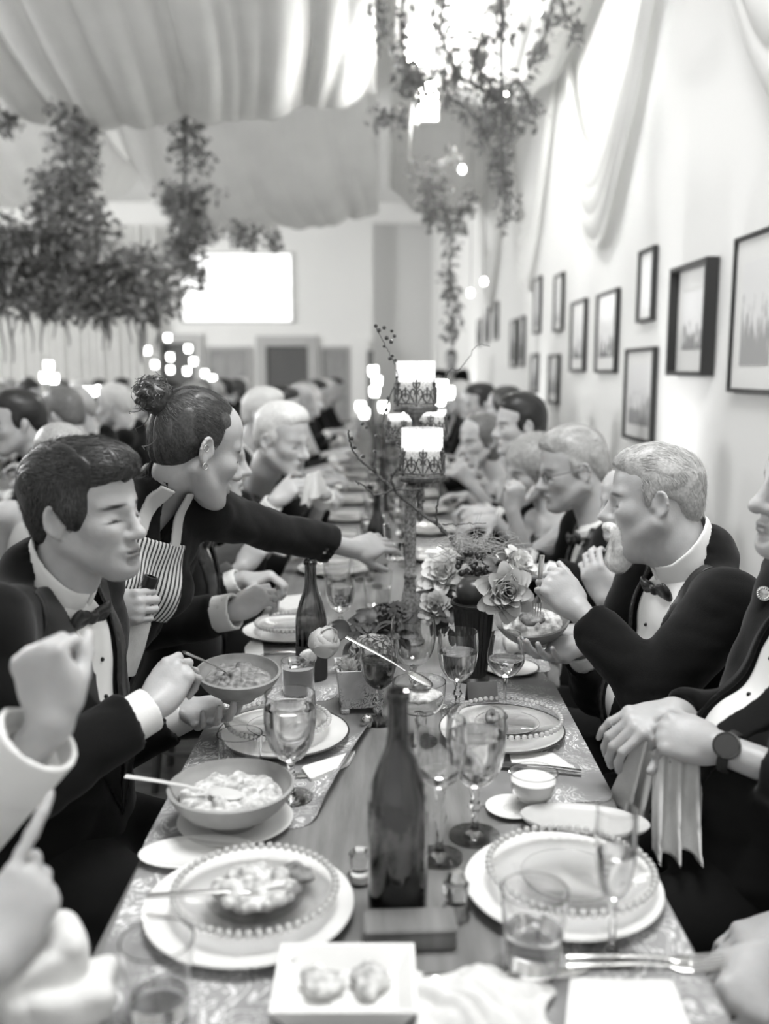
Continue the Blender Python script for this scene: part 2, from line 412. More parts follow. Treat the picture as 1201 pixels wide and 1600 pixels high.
ceiling_drape(-6.6, -3.35, YS-.3, 3.75, 5.3, (.3, .5), 'sheer white voile swagged across the ceiling above the dark floral cloud', 5)
ceiling_drape(.1, 1.42, YS+.4, 3.75, 5.3, (.3, .2), 'narrow sheer white ceiling panel running beside the picture wall', 8)
# ------------------------------------------------------------------ swags on the right wall
def swag(ya, yb, ztop, d0, d1, label, seed):
    r = np.random.default_rng(seed); p1, p2 = r.uniform(0, 6, 2)
    def f(u, v):
        s_ = (4*u*(1-u))**.85; y = ya+(yb-ya)*(u+.03*np.sin(u*6.28)*v)
        dep = d0+(d1-d0)*v
        z = ztop-dep*s_-.25*v*(1-s_)+.02*np.sin(u*23+p1)*v
        fold = np.abs(np.sin(v*13+p2+1.2*np.sin(u*5+p1)+2*(u-.5)**2))**.7
        return XW-.03-.06*s_*(.4+v*(1-v)*2.0)-.028*fold*s_, y, z
    tag(MB().grid(f, 70, 60).build('wall_swag', M_drape, angle=180), label, 'drape')
for a, b, sd, lb in ((1.9, 4.85, 1, 'white voile swag on the wall above the large tree print'), (4.9, 8.0, 2, 'white voile swag on the wall with the deepest bright arch'),
                     (8.05, 11.2, 3, 'white voile swag above the pair of narrow upper frames'), (11.25, 14.6, 4, 'white voile swag farthest along the picture wall')):
    swag(a, b, 4.75, 1.75 if a > 4.5 else 1.5, 2.45 if a > 4.5 else 2.3, lb, sd)
# uplights at the foot of the wall
for yc in (4.7, 8.9, 15.4):
    l = bpy.data.lights.new('uplight_beam', 'SPOT'); l.energy = 90; l.spot_size = math.radians(58); l.spot_blend = 1; l.shadow_soft_size = .12
    o = bpy.data.objects.new('uplight_beam', l); COL.objects.link(o); o.location = (XW-.34, yc, .14); o.rotation_euler = Vector((.06, 0, 1)).to_track_quat('-Z', 'Y').to_euler()
    up = thing('uplight_can', 'small black floor uplight can grazing the wall behind the guests', 'lamp', (XW-.34, yc, 0), 0, 'floor uplights along the picture wall')
    MB().lathe([(.055, 0), (.06, .01), (.06, .085), (.05, .085), (.05, .03), (0, .03)], 20).build('lamp_housing', M_dark, up)
    MB().box((0, 0, .004), (.14, .03, .008), bev=.003).build('mounting_foot', M_dark, up)
# ------------------------------------------------------------------ framed prints on the right wall
M_frame = mat('black_frame', .035, .35); M_mat = mat('mat_board', .9, .7, coat=.6)  # white mat board, brightened further to carry the glass reflection
def print_mat(seed, dark=.25, hor=.45, sc=5.):
    m = mat('print_%d' % seed, .7, .6, coat=.6); nt = m.node_tree; b = nt.nodes['Principled BSDF']
    tc = nt.nodes.new('ShaderNodeTexCoord'); mp = nt.nodes.new('ShaderNodeMapping'); mp.inputs['Location'].default_value = (seed*3.1, seed*1.7, seed*.9); mp.inputs['Scale'].default_value = (1, 1.9, .8)
    n = nt.nodes.new('ShaderNodeTexNoise'); n.inputs['Scale'].default_value = sc; n.inputs['Detail'].default_value = 5
    sp = nt.nodes.new('ShaderNodeSeparateXYZ'); nt.links.new(tc.outputs['Generated'], sp.inputs[0])
    nt.links.new(tc.outputs['Generated'], mp.inputs[0]); nt.links.new(mp.outputs[0], n.inputs['Vector'])
    a = nt.nodes.new('ShaderNodeMath'); a.operation = 'MULTIPLY_ADD'; nt.links.new(n.outputs[0], a.inputs[0]); a.inputs[1].default_value = 1.5; nt.links.new(sp.outputs[2], a.inputs[2])
    r = nt.nodes.new('ShaderNodeMapRange'); r.inputs[1].default_value = hor+.5; r.inputs[2].default_value = hor+.75; r.inputs[3].default_value = dark; r.inputs[4].default_value = .88
    nt.links.new(a.outputs[0], r.inputs[0]); cb = nt.nodes.new('ShaderNodeCombineColor')
    for i in range(3): nt.links.new(r.outputs[0], cb.inputs[i])
    nt.links.new(cb.outputs[0], b.inputs['Base Color']); return m
def framed(px0, px1, yt1, yb1, label, seed, matw=.16, tilt=0, deep=.03, hor=.45, dark=.25, bar=.022):
    A = WX(px1, yt1); B = WX(px1, yb1); C = WX(px0, 500)
    h = A[2]-B[2]; w = C[1]-A[1]; root = thing('framed_print', label, 'picture', (XW, (A[1]+C[1])/2, B[2]))
    f = MB()                          # local: x out of the wall is negative
    for s_ in (-1, 1): f.box((-deep/2-.004, s_*(w-bar)/2, h/2), (deep, bar, h), bev=.003)
    for zz in (bar/2, h-bar/2): f.box((-deep/2-.004, 0, zz), (deep, w-2*bar, bar), bev=.003)
    f.build('frame', M_frame, root)
    MB().box((-.012, 0, h/2), (.012, w-2*bar, h-2*bar)).build('mat_board', M_mat, root, smooth=False)
    mw = matw*min(w, h)
    MB().box((-.0195, 0, h/2), (.003, w-2*bar-2*mw, h-2*bar-2.2*mw)).build('print', print_mat(seed, dark, hor), root, smooth=False)
    return root
framed(1151, 1240, 343, 618, 'largest framed print, a tall tree with wide white mat', 1, .17, deep=.028, hor=.55, dark=.4, bar=.018)
framed(1062, 1126, 400, 588, 'deep black framed print of hills beside the tall tree print', 2, .18, deep=.06, hor=.4, dark=.3)
framed(1001, 1030, 382, 500, 'framed print with bright washed out glass above a grey print', 3, .12, hor=.0, dark=.6)  # print pale all over: the reflection on its glass is put into the colour
framed(986, 1030, 541, 697, 'grey framed landscape print hung under the washed out one', 4, .12, hor=.45, dark=.35)
framed(937, 971, 449, 583, 'framed print with a small dark block in its lower half', 5, .14, hor=.35, dark=.15)
framed(897, 920, 465, 581, 'framed print with dark spot near bottom beside the dark block print', 6, .14, hor=.3, dark=.2)
framed(869, 884, 424, 516, 'narrow pale framed print, upper of a column of two', 7, .14, hor=.2, dark=.4)
framed(863, 877, 553, 633, 'narrow grey framed print, lower of a column of two', 8, .14, hor=.6, dark=.4)
framed(837, 848, 430, 520, 'small pale framed print beyond the column of two', 9, .14, hor=.3, dark=.4)
framed(835, 843, 552, 615, 'small faint framed print low beyond the column of two', 10, .14, hor=.5, dark=.45)
framed(814, 822, 493, 572, 'thin dark framed print, right one of a far pair', 11, .12, hor=.7, dark=.3)
framed(801, 809, 498, 574, 'thin dark framed print, left one of a far pair', 12, .12, hor=.7, dark=.25)
framed(774, 780, 470, 530, 'tiny dark framed print high on the far wall stretch', 13, .12, hor=.8, dark=.2)
framed(760, 766, 480, 535, 'tiny dark framed print next to last on the wall', 14, .12, hor=.8, dark=.25)
framed(748, 753, 498, 540, 'last tiny framed print at the far end of wall', 15, .12, hor=.8, dark=.3)
# ================================================================== the long table and what is laid on it
TZ = .75; TX0, TX1 = -.379, .411; TY0, TY1 = .62, 12.5
M_wood = mat('table_wood', .19, .42, var=(5, .25, 5, (9, 1, 1)), bump=(30, .12, 4, (6, .6, 1)))
tb = thing('banquet_table', 'long narrow wooden banquet table laid for dinner down the hall', 'table', ((TX0+TX1)/2, TY0, 0))
MB().box((0, (TY1-TY0)/2, TZ-.0175), (TX1-TX0, TY1-TY0, .035), bev=.006).build('tabletop', M_wood, tb)
for s_ in (-1, 1):
    for yy in ((1.02, 4.13, 6.665, 9.185, 11.7) if s_ < 0 else (1.02, 3.98, 6.325, 8.845, 11.365)): MB().box((s_*.2, yy-TY0, .3575), (.07, .07, .715), bev=.006).build('leg', M_wood, tb)
MB().box((0, (TY1-TY0)/2, .66), (.5, TY1-TY0-.6, .1), bev=.005).build('apron_rail', M_wood, tb)
# ---- materials
def real_glass(name, col=1., rough=0., ior=1.45): return mat(name, (col, col, col), rough, trans=1., ior=ior)
G_clear = real_glass('clear_glass', .98); G_water = real_glass('water_liquid', .97, 0, 1.33); G_wine = real_glass('white_wine', .88, 0, 1.33)
G_red = real_glass('red_wine', .05, 0, 1.33); G_bottle = real_glass('dark_bottle_glass', .38); G_plate = real_glass('pressed_glass', .97, .03)
M_china = mat('white_china', .86, .22, coat=.4); M_rim = mat('grey_rim', .12, .35, metal=.6); M_silver = mat('silverware', .62, .22, metal=1)
M_bead = mat('glass_bead', .62, .08, metal=.25, coat=1.); M_bowl = mat('stoneware_bowl', .24, .55, var=(30, .18, 4)); M_bowlw = mat('pale_bowl', .34, .5, var=(20, .1)); M_linen = mat('linen_white', .7, .9, var=(60, .05), bump=(300, .25))
M_food = mat('food_pale', .55, .6, var=(70, .55, 5), bump=(90, .6)); M_fooddark = mat('food_dark', .2, .5, var=(80, .6, 5), bump=(90, .6)); M_ice = real_glass('ice_cloudy', .95, .3, 1.31)
# ---- toile print material: pale branching trees on grey, after contour lines of noise
def toile(name, bg, fg, scale, width=.05):
    m = mat(name, bg, .6); nt = m.node_tree; b = nt.nodes['Principled BSDF']
    tc = nt.nodes.new('ShaderNodeTexCoord'); mp = nt.nodes.new('ShaderNodeMapping'); mp.inputs['Scale'].default_value = (scale, scale, scale); nt.links.new(tc.outputs['Object'], mp.inputs[0])
    n = nt.nodes.new('ShaderNodeTexNoise'); n.inputs['Scale'].default_value = 2.2; n.inputs['Detail'].default_value = 3; n.inputs['Distortion'].default_value = 1.6; nt.links.new(mp.outputs[0], n.inputs['Vector'])
    w = nt.nodes.new('ShaderNodeMath'); w.operation = 'MULTIPLY'; w.inputs[1].default_value = 9; nt.links.new(n.outputs[0], w.inputs[0])
    f = nt.nodes.new('ShaderNodeMath'); f.operation = 'FRACT'; nt.links.new(w.outputs[0], f.inputs[0])
    p = nt.nodes.new('ShaderNodeMath'); p.operation = 'PINGPONG'; p.inputs[1].default_value = .5; nt.links.new(f.outputs[0], p.inputs[0])
    r = nt.nodes.new('ShaderNodeMapRange'); r.inputs[1].default_value = width; r.inputs[2].default_value = width+.12; r.inputs[3].default_value = 1; r.inputs[4].default_value = 0; nt.links.new(p.outputs[0], r.inputs[0])
    n2 = nt.nodes.new('ShaderNodeTexNoise'); n2.inputs['Scale'].default_value = .9; n2.inputs['Detail'].default_value = 2; nt.links.new(mp.outputs[0], n2.inputs['Vector'])
    r2 = nt.nodes.new('ShaderNodeMapRange'); r2.inputs[1].default_value = .42; r2.inputs[2].default_value = .56; nt.links.new(n2.outputs[0], r2.inputs[0])
    mu = nt.nodes.new('ShaderNodeMath'); mu.operation = 'MULTIPLY'; nt.links.new(r.outputs[0], mu.inputs[0]); nt.links.new(r2.outputs[0], mu.inputs[1])
    ad = nt.nodes.new('ShaderNodeMix'); ad.data_type = 'RGBA'; nt.links.new(mu.outputs[0], ad.inputs[0]); ad.inputs[6].default_value = (bg,)*3+(1,); ad.inputs[7].default_value = (fg,)*3+(1,)
    n3 = nt.nodes.new('ShaderNodeMapRange'); n3.inputs[1].default_value = .35; n3.inputs[2].default_value = .65; n3.inputs[3].default_value = .72; n3.inputs[4].default_value = 1.3; nt.links.new(n2.outputs[0], n3.inputs[0])
    m2 = nt.nodes.new('ShaderNodeMix'); m2.data_type = 'RGBA'; m2.blend_type = 'MULTIPLY'; m2.inputs[0].default_value = 1; nt.links.new(ad.outputs[2], m2.inputs[6]); nt.links.new(n3.outputs[0], m2.inputs[7])
    nt.links.new(m2.outputs[2], b.inputs['Base Color']); return m
M_toile = toile('toile_paper', .27, .72, 7); M_toile2 = toile('toile_pot', .6, .10, 16, .10)
def sheet(name, corners, z, m, thick=.0015, rad=.03, lift=None, parent=None, origin=None, n=26):
    """flat sheet with rounded corners from four table points, optional lift(u,v)"""
    C = np.asarray(corners, float)[:, :2]; o = C.mean(0) if origin is None else np.asarray(origin)[:2]
    U, V_ = np.meshgrid(np.linspace(0, 1, n), np.linspace(0, 1, n), indexing='ij')
    L = .5*(np.linalg.norm(C[1]-C[0])+np.linalg.norm(C[3]-C[2])); H = .5*(np.linalg.norm(C[3]-C[0])+np.linalg.norm(C[2]-C[1]))
    a, b = (U-.5)*L, (V_-.5)*H                       # squash into a rounded rectangle
    ha, hb = L/2-rad, H/2-rad
    qa, qb = np.maximum(np.abs(a)-ha, 0), np.maximum(np.abs(b)-hb, 0); q = np.maximum(qa, qb); l = np.sqrt(qa**2+qb**2)+1e-9
    f = np.where((qa > 0) & (qb > 0), q/l, 1)
    a = np.sign(a)*(np.minimum(np.abs(a), ha)+qa*f); b = np.sign(b)*(np.minimum(np.abs(b), hb)+qb*f)
    U, V_ = a/L+.5, b/H+.5
    P = (C[0]*((1-U)*(1-V_))[..., None]+C[1]*(U*(1-V_))[..., None]+C[2]*(U*V_)[..., None]+C[3]*((1-U)*V_)[..., None])-o
    Z = np.zeros_like(U) if lift is None else lift(U, V_)
    top = np.concatenate([P, (Z+thick)[..., None]], -1).reshape(-1, 3); bot = np.concatenate([P, Z[..., None]], -1).reshape(-1, 3)
    F = [(i*n+j, (i+1)*n+j, (i+1)*n+j+1, i*n+j+1) for i in range(n-1) for j in range(n-1)]
    N = n*n; F2 = [tuple(N+k for k in f_[::-1]) for f_ in F]
    bd = [i*n for i in range(n)]+[(n-1)*n+j for j in range(1, n)]+[i*n+n-1 for i in range(n-2, -1, -1)]+[j for j in range(n-2, 0, -1)]
    F3 = [(bd[k], N+bd[k], N+bd[(k+1) % len(bd)], bd[(k+1) % len(bd)]) for k in range(len(bd))]
    ob = MB().add(np.concatenate([top, bot]), F+F2+F3).build(name, m, parent)
    if parent is None: ob.location = (o[0], o[1], z)
    return ob
# ---- prototypes, each built at the origin standing on z = 0
def ringprof(*p): return [tuple(x) for x in p]
def shell(outer, t): # closed thin profile from an outer curve (r,z) bottom->top
    o = np.asarray(outer, float); tn = np.gradient(o, axis=0); nrm = np.stack([-tn[:, 1], tn[:, 0]], 1); nrm /= np.linalg.norm(nrm, axis=1)[:, None]+1e-9
    i = o+nrm*t; i[:, 0] = np.maximum(i[:, 0], 0); i[0, 0] = 0
    if o[0, 0] > 1e-6: o = np.vstack([(0, o[0, 1]), o])
    return np.vstack([o, i[::-1]])
def charger(root, r=.145, rim=True):
    p = [(0, .0), (.55*r, .0), (.62*r, .004), (.97*r, .015), (r, .0175), (r*.992, .0195), (.96*r, .0175), (.64*r, .008), (.56*r, .0045), (0, .0045)]
    MB().lathe(p, 72).build('plate_body', M_china, root)
    if rim: MB().lathe([(r*1.001, .0165), (r*1.006, .018), (r*.995, .0202), (r*.978, .0196), (r*.985, .0175), (r*1.001, .0165)], 72).build('plate_edge', M_rim, root)
def glass_plate(root, r=.108, z=.0):
    p = [(0, z), (.5*r, z), (.6*r, z+.003), (.95*r, z+.014), (r, z+.015), (r, z+.017), (.95*r, z+.0165), (.6*r, z+.006), (.5*r, z+.0035), (0, z+.0035)]
    MB().lathe(p, 64).build('plate_body', G_plate, root)
    MB().lathe([(.0, z+.0042), (.56*r, z+.0042), (.6*r, z+.006), (.6*r, z+.007), (.56*r, z+.0052), (0, z+.0052)], 48).build('plate_well', G_plate, root)
    b = MB()
    for i in range(54):
        a = i*2*math.pi/54; b.ball((r*math.cos(a), r*math.sin(a), z+.0175), .0058, 8)
    tag(b.build('bead_rim', M_bead, root), kind='stuff')
def bowl(root, r=.1, h=.062, m=None, foot=.045):
    o = [(foot, 0), (foot*1.02, .006), (foot*1.1, .010), (r*.75, h*.42), (r*.93, h*.75), (r, h)]
    MB().lathe(shell(cr([(a, b, 0) for a, b in o], 5)[:, :2], .005), 56).build('bowl_body', m or M_bowl, root)
def lumps(name, root, r, z, m, n=40, seed=0, hgt=.02, sz=(.008, .018), h=.0035, base=True):
    g = np.random.default_rng(seed); P = []
    if base: P.append(ell((0, 0, z), (r, r, hgt*.6), k=.006))
    for _ in range(n):
        rr = r*math.sqrt(g.uniform(0, .85)); a = g.uniform(0, 6.28); s_ = g.uniform(*sz)
        P.append(ell((rr*math.cos(a), rr*math.sin(a), z+hgt*(1-(rr/r)**2)*g.uniform(.3, 1)), (s_, s_*g.uniform(.4, .9), s_*g.uniform(.4, .8)), rotz(g.uniform(0, 3)) @ roty(g.uniform(-.7, .7)), k=.003))
    return blob(name, P, h, m, root, 1)
def goblet_prof(rb, hb, stem, foot, rim=None):  # bowl radius, bowl height, stem height, foot radius
    rim = rim or rb*.97
    return [(foot, 0), (foot, .002), (foot*.6, .005), (.008, .012), (.0055, .02), (.0055, stem*.45), (.011, stem*.6), (.0055, stem*.78), (.009, stem), (rb*.55, stem+hb*.10), (rb*.85, stem+hb*.28), (rb*.99, stem+hb*.55), (rb, stem+hb*.75), (rim, stem+hb)]
def goblet(root, rb=.042, hb=.105, stem=.075, foot=.036, liquid=None, level=.6, rim=None, knop=True, ml=None):
    pf = goblet_prof(rb, hb, stem, foot, rim)
    if not knop: pf[6] = (.0048, stem*.6); pf[5] = (.0048, stem*.45); pf[7] = (.005, stem*.78)
    c = cr([(a, b, 0) for a, b in pf[8:]], 5)[:, :2]
    MB().lathe(shell(c, .0022), 40).build('glass_bowl', G_clear, root)
    MB().lathe([(0, 0)]+pf[:9]+[(0, stem)], 28).build('stem_foot', G_clear, root)
    if level: liquid_in(root, c, stem, hb, level, ml or G_water)
def liquid_in(root, c, z0, hb, level, ml):
    zl = z0+hb*level; q = [(max(r-.0024, .0005), z) for r, z in c if z < zl-.001 and z > z0+.004]
    rl = np.interp(zl, c[:, 1], c[:, 0])-.0024
    MB().lathe([(0, z0+.004)]+q+[(rl, zl), (rl-.0015, zl-.0006), (0, zl-.0006)], 36).build('drink', ml, root)
def tumbler(root, r0=.032, r1=.038, h=.09, level=.0, ml=None):
    c = cr([(r0, 0, 0), (r0*1.03, h*.1, 0), ((r0+r1)/2, h*.5, 0), (r1, h, 0)], 5)[:, :2]
    MB().lathe(shell(c, .002), 40).build('glass_body', G_clear, root)
    if level:
        zl = h*level; q = [(r-.0028, z) for r, z in c if .006 < z < zl-.001]; rl = np.interp(zl, c[:, 1], c[:, 0])-.0028
        MB().lathe([(0, .006)]+q+[(rl, zl), (0, zl)], 36).build('drink', ml or G_water, root)
def bottle(root, h=.3, r=.037, fill=.5, label=None):
    c = cr([(r*.9, 0, 0), (r, .006, 0), (r, .3*h, 0), (r*.99, .5*h, 0), (r*.78, .63*h, 0), (.017, .76*h, 0), (.0145, .86*h, 0), (.014, .95*h, 0), (.0145, h, 0)], 5)[:, :2]
    MB().lathe(shell(c, .003), 40).build('bottle_body', G_bottle, root)
    MB().lathe([(.0152, .955*h), (.0168, .96*h), (.0168, .985*h), (.0152, .99*h), (.0145, .985*h), (.0145, .96*h), (.0152, .955*h)], 24).build('lip_ring', G_bottle, root)
    zl = fill*h; q = [(rr-.0036, z) for rr, z in c if .006 < z < zl]
    MB().lathe([(0, .006)]+q+[(np.interp(zl, c[:, 1], c[:, 0])-.0036, zl), (0, zl)], 32).build('wine', mat('wine_dark', .012, .2), root)
    if label is not None: MB().lathe([(r+.0006, label[0]*h), (r+.0006, label[1]*h)], 40).build('bottle_label', label[2], root)
def cutlery(root, kind, L=.2, m=None):
    m = m or M_silver
    hd = MB(); hd.tube([(0, 0, .004), (L*.25, 0, .006), (L*.5, 0, .007), (L*.66, 0, .005)], [.0065, .0055, .0035, .0028], 8, flat=.4); hd.build('handle', m, root)
    if kind == 'spoon':
        b = MB(); b.ball((L*.82, 0, .006), (L*.14, .02, .005), 16); b.build('spoon_bowl', m, root)
    elif kind == 'fork':
        b = MB(); b.tube([(L*.65, 0, .005), (L*.72, 0, .003), (L*.78, 0, .003)], [.003, .010, .0115], 8, flat=.25)
        for i in range(4): b.tube([(L*.78, (i-1.5)*.006, .003), (L*.9, (i-1.5)*.006, .006), (L, (i-1.5)*.0055, .009)], [.0016, .0014, .0008], 6)
        b.build('fork_head', m, root)
    else:
        b = MB(); b.tube([(L*.6, 0, .004), (L*.7, 0, .003), (L*.95, .002, .003), (L*1.05, .006, .003)], [.005, .010, .009, .002], 8, flat=.15); b.build('knife_blade', m, root)
def at(name, label, cat, px, py, z=TZ, rz=0, group=None): p = T(px, py, z); return thing(name, label, cat, (p[0], p[1], z), rz, group)
ZM = TZ+.0018       # top of the paper mats
# ---- paper placemats
def placemat(cs, label, lift=None, rad=.03, grp=None):
    o = sheet('placemat', [T(*c) for c in cs], TZ+.0002, M_toile, .0014, rad, lift); tag(o, label, 'placemat', grp); return o
placemat([(322, 1132), (588, 1126), (490, 1290), (216, 1336)], 'toile printed paper placemat under the smaller white plate setting, edge curling up', lambda u, v: .024*np.clip((u-.9)/.1, 0, 1)**2*(1-np.abs(2*v-1)**4))
placemat([(668, 1052), (862, 1062), (962, 1252), (742, 1262)], 'toile printed paper placemat with pale trees under the glass plate by wine glass', lambda u, v: 0*u)
placemat([(222, 1345), (520, 1345), (470, 1640), (96, 1640)], 'toile printed paper placemat under the largest white charger and dirty plate', lambda u, v: 0*u)
placemat([(762, 1290), (978, 1285), (1160, 1640), (800, 1640)], 'toile printed paper placemat under the white charger by the tumbler and flute', lambda u, v: 0*u)
placemat([(350, 1052), (560, 1040), (520, 1095), (325, 1108)], 'toile printed paper placemat beneath the held salad bowl', lambda u, v: 0*u)
placemat([(705, 990), (838, 985), (862, 1052), (692, 1046)], 'toile printed paper placemat below the bearded guest bowl', lambda u, v: 0*u)
# ---- nearest left setting
c1 = at('charger_plate', 'largest white charger plate with glass plate of leftovers on it', 'plate', 390, 1428, ZM); charger(c1, .146, False)
p = c1.location; g1 = thing('beaded_glass_plate', 'beaded glass plate with half eaten greens and cream', 'plate', (p[0]+.008, p[1]+.006, p[2]+.0205)); glass_plate(g1, .112)
lf = lumps('food_leftovers', None, .055, 0, M_food, 26, 4, .014, (.008, .02)); lf.location = (p[0]+.012, p[1]+.008, p[2]+.0335); tag(lf, 'pale creamy leftovers in the middle of the dirty beaded plate', 'food')
lf = lumps('wilted_greens', None, .024, 0, M_fooddark, 16, 9, .016, (.006, .014)); lf.location = (p[0]+.062, p[1]+.05, p[2]+.0285); tag(lf, 'dark wilted salad leaves at the edge of dirty beaded plate', 'food')
lf = lumps('wilted_greens', None, .018, 0, M_fooddark, 12, 12, .014, (.005, .012)); lf.location = (p[0]-.025, p[1]+.02, p[2]+.0295); tag(lf, 'dark salad scraps in the centre of dirty beaded plate', 'food')
f1 = thing('fork', 'silver fork resting across the dirty beaded plate', 'cutlery', (p[0]-.135, p[1]-.025, p[2]+.038), .06); cutlery(f1, 'fork', .21)
b1 = at('side_plate', 'oval white side plate between the charger and the bowl', 'plate', 308, 1340, ZM, .1)
MB().lathe([(0, 0), (.06, 0), (.075, .006), (.1, .010), (.1015, .012), (.098, .0125), (.074, .008), (.058, .003), (0, .003)], 56, sx=.88, sy=.5).build('plate_body', M_china, b1)
u1 = at('under_plate', 'white saucer under the pale salad bowl', 'plate', 368, 1287, ZM); MB().lathe([(0, 0), (.055, 0), (.094, .009), (.096, .011), (.092, .011), (.055, .003), (0, .003)], 56).build('plate_body', M_china, u1)
w1 = thing('salad_bowl', 'pale stoneware salad bowl with creamy salad on white saucer', 'bowl', tuple(np.array(T(363, 1288, ZM))+np.array([0, 0, .0032]))); bowl(w1, .105, .068, M_bowlw, .04)
lf = lumps('creamy_salad', None, .085, 0, M_food, 46, 5, .02, (.008, .018)); lf.location = tuple(np.array(w1.location)+np.array((0, 0, .046))); tag(lf, 'creamy shredded salad filling the pale stoneware bowl', 'food')
sp = thing('serving_spoon', 'pale serving spoon leaning out of the pale salad bowl', 'cutlery', tuple(np.array(w1.location)+np.array((-.175, .0, .078))), -.12); cutlery(sp, 'spoon', .21, mat('horn_spoon', .6, .4))
sp.rotation_euler = (0, .12, -.15)
t1 = at('water_tumbler', 'empty clear tumbler behind the pale salad bowl', 'glass', 376, 1220, ZM); tumbler(t1, .036, .042, .092)
wg = at('water_goblet', 'full water goblet in front of the smaller white setting', 'glass', 455, 1246, ZM); goblet(wg, .046, .125, .068, .039, level=.8)
# ---- young guest's setting
c2 = at('charger_plate', 'white charger plate with dark rim beside the full water goblet', 'plate', 443, 1155, ZM); charger(c2, .135)
p = c2.location; g2 = thing('beaded_glass_plate', 'clean beaded glass plate on the dark rimmed charger', 'plate', (p[0]-.012, p[1]+.012, p[2]+.0208)); glass_plate(g2, .105)
n2 = sheet('folded_napkin', [T(470, 1204), T(556, 1178), T(545, 1198), T(485, 1224)], TZ+.002, M_linen, .006, .008); tag(n2, 'folded white napkin beside the foot of the full goblet', 'napkin')
k2 = at('table_knife', 'silver table knife lying before the full water goblet', 'cutlery', 318, 1213, ZM, -.02); cutlery(k2, 'knife', .2)
# ---- bottles
bA = at('wine_bottle', 'dark wine bottle standing behind the lime cocktail', 'bottle', 487, 1060); bottle(bA, .30, .0385, .36, (.02, .3, mat('ribbed_label', .03, .7)))
bB = at('wine_bottle', 'dark wine bottle standing alone on the bare wood', 'bottle', 621, 1424); bottle(bB, .325, .042, .22)
bC = at('wine_bottle', 'dark wine bottle beyond the pouring hand of the server', 'bottle', 589, 892); bottle(bC, .30, .038, .4, (.1, .4, mat('grey_label', .25, .7)))
# ---- cocktail with lime
ck = at('cocktail_tumbler', 'short cocktail tumbler with ice and lime wedge', 'glass', 466, 1084); tumbler(ck, .037, .040, .082, .8, mat('cocktail_cloudy', (.6, .6, .6), .35, trans=.45, ior=1.33))
pc = ck.location
for (dx, dy, rr) in ((-.008, -.005, .3), (.012, .008, 1.1)):
    ic = MB().box((0, 0, 0), (.026, .024, .024), rotz(rr) @ rotx(.5), bev=.004).build('ice_cube', M_ice); ic.location = (pc[0]+dx, pc[1]+dy, pc[2]+.078); tag(ic, 'cloudy ice cube floating in the lime cocktail', 'ice', 'ice cubes in the cocktail')
lm = MB().grid(lambda u, v: (.024*np.cos(u*math.pi)*np.sin(v*math.pi), .012*np.cos(v*math.pi), .024*np.sin(u*math.pi)*np.sin(v*math.pi)), 12, 10).build('lime_wedge', mat('lime', .5, .35, var=(80, .3)))
lm.location = (pc[0]+.022, pc[1]+.004, pc[2]+.085); lm.rotation_euler = (.2, .5, .6); tag(lm, 'pale lime wedge perched on the cocktail rim', 'lime')
kb = at('butter_knife', 'small silver knife beside the dark wine bottle and cocktail', 'cutlery', 408, 1022, ZM, .02); cutlery(kb, 'knife', .15)
# ---- toile planter (flowers added later)
POT = T(562, 1104)
pot = thing('toile_planter', 'square footed porcelain planter with dark scroll print', 'planter', POT, .12)
V = []; w0, w1_, hh, wl = .044, .054, .1, .005
pm = MB()
for sx, sy_ in ((1, 0), (-1, 0), (0, 1), (0, -1)):
    R = rotz(math.atan2(sy_, sx))
    pts = np.array([(w0, -w0, .012), (w0, w0, .012), (w1_, w1_, hh), (w1_, -w1_, hh), (w0-wl, -w0+wl, .012), (w0-wl, w0-wl, .012), (w1_-wl, w1_-wl, hh), (w1_-wl, -w1_+wl, hh)]) @ R.T
    pm.add(pts, [(0, 1, 2, 3), (7, 6, 5, 4), (3, 2, 6, 7)])
pm.box((0, 0, .015), (.08, .08, .006)); pm.build('pot_body', M_toile2, pot, smooth=False)
for sx in (-1, 1):
    for sy_ in (-1, 1): MB().box((sx*.036, sy_*.036, .006), (.02, .02, .0125), bev=.003).build('pot_foot', M_toile2, pot)
MB().box((0, 0, .08), (.092, .092, .012)).build('soil', mat('soil', .03, .9, bump=(60, 1)), pot)
# ---- glasses in the middle
rw = at('wine_goblet', 'goblet of red wine beside the toile planter', 'glass', 592, 1128); goblet(rw, .041, .105, .075, .036, level=.62, ml=G_red)
eg = at('water_goblet', 'empty goblet in front of the candelabra foot', 'glass', 645, 1090); goblet(eg, .052, .115, .075, .04, level=0)
wgr = at('water_goblet', 'half full goblet in front of the fluted vase', 'glass', 714, 1112); goblet(wgr, .0445, .115, .07, .038, level=.6, ml=G_wine)
ww = at('white_wine_glass', 'rounded glass of white wine on bread plate edge', 'glass', 788, 1114, ZM)
cc = cr([(.006, .095, 0), (.026, .108, 0), (.041, .132, 0), (.0435, .152, 0), (.038, .19, 0), (.0335, .212, 0)], 6)[:, :2]*np.array([.95, .86])
MB().lathe(shell(cc, .0013), 40).build('glass_bowl', G_clear, ww); MB().lathe([(0, 0), (.035, 0), (.035, .0015), (.012, .004), (.0042, .012), (.0036, .05), (.006, .0817), (0, .0817)], 28).build('stem_foot', G_clear, ww)
liquid_in(ww, cc, .083, .1, .42, G_wine)
dp = at('dessert_coupe', 'footed glass coupe of pale crumble with a spoon in it', 'glass', 654, 1158)
cc = cr([(.006, .06, 0), (.035, .066, 0), (.051, .085, 0), (.055, .128, 0)], 6)[:, :2]; MB().lathe(shell(cc, .002), 40).build('glass_bowl', G_plate, dp)
MB().lathe([(0, 0), (.036, 0), (.036, .003), (.01, .008), (.007, .03), (.01, .06), (0, .06)], 28).build('stem_foot', G_clear, dp)
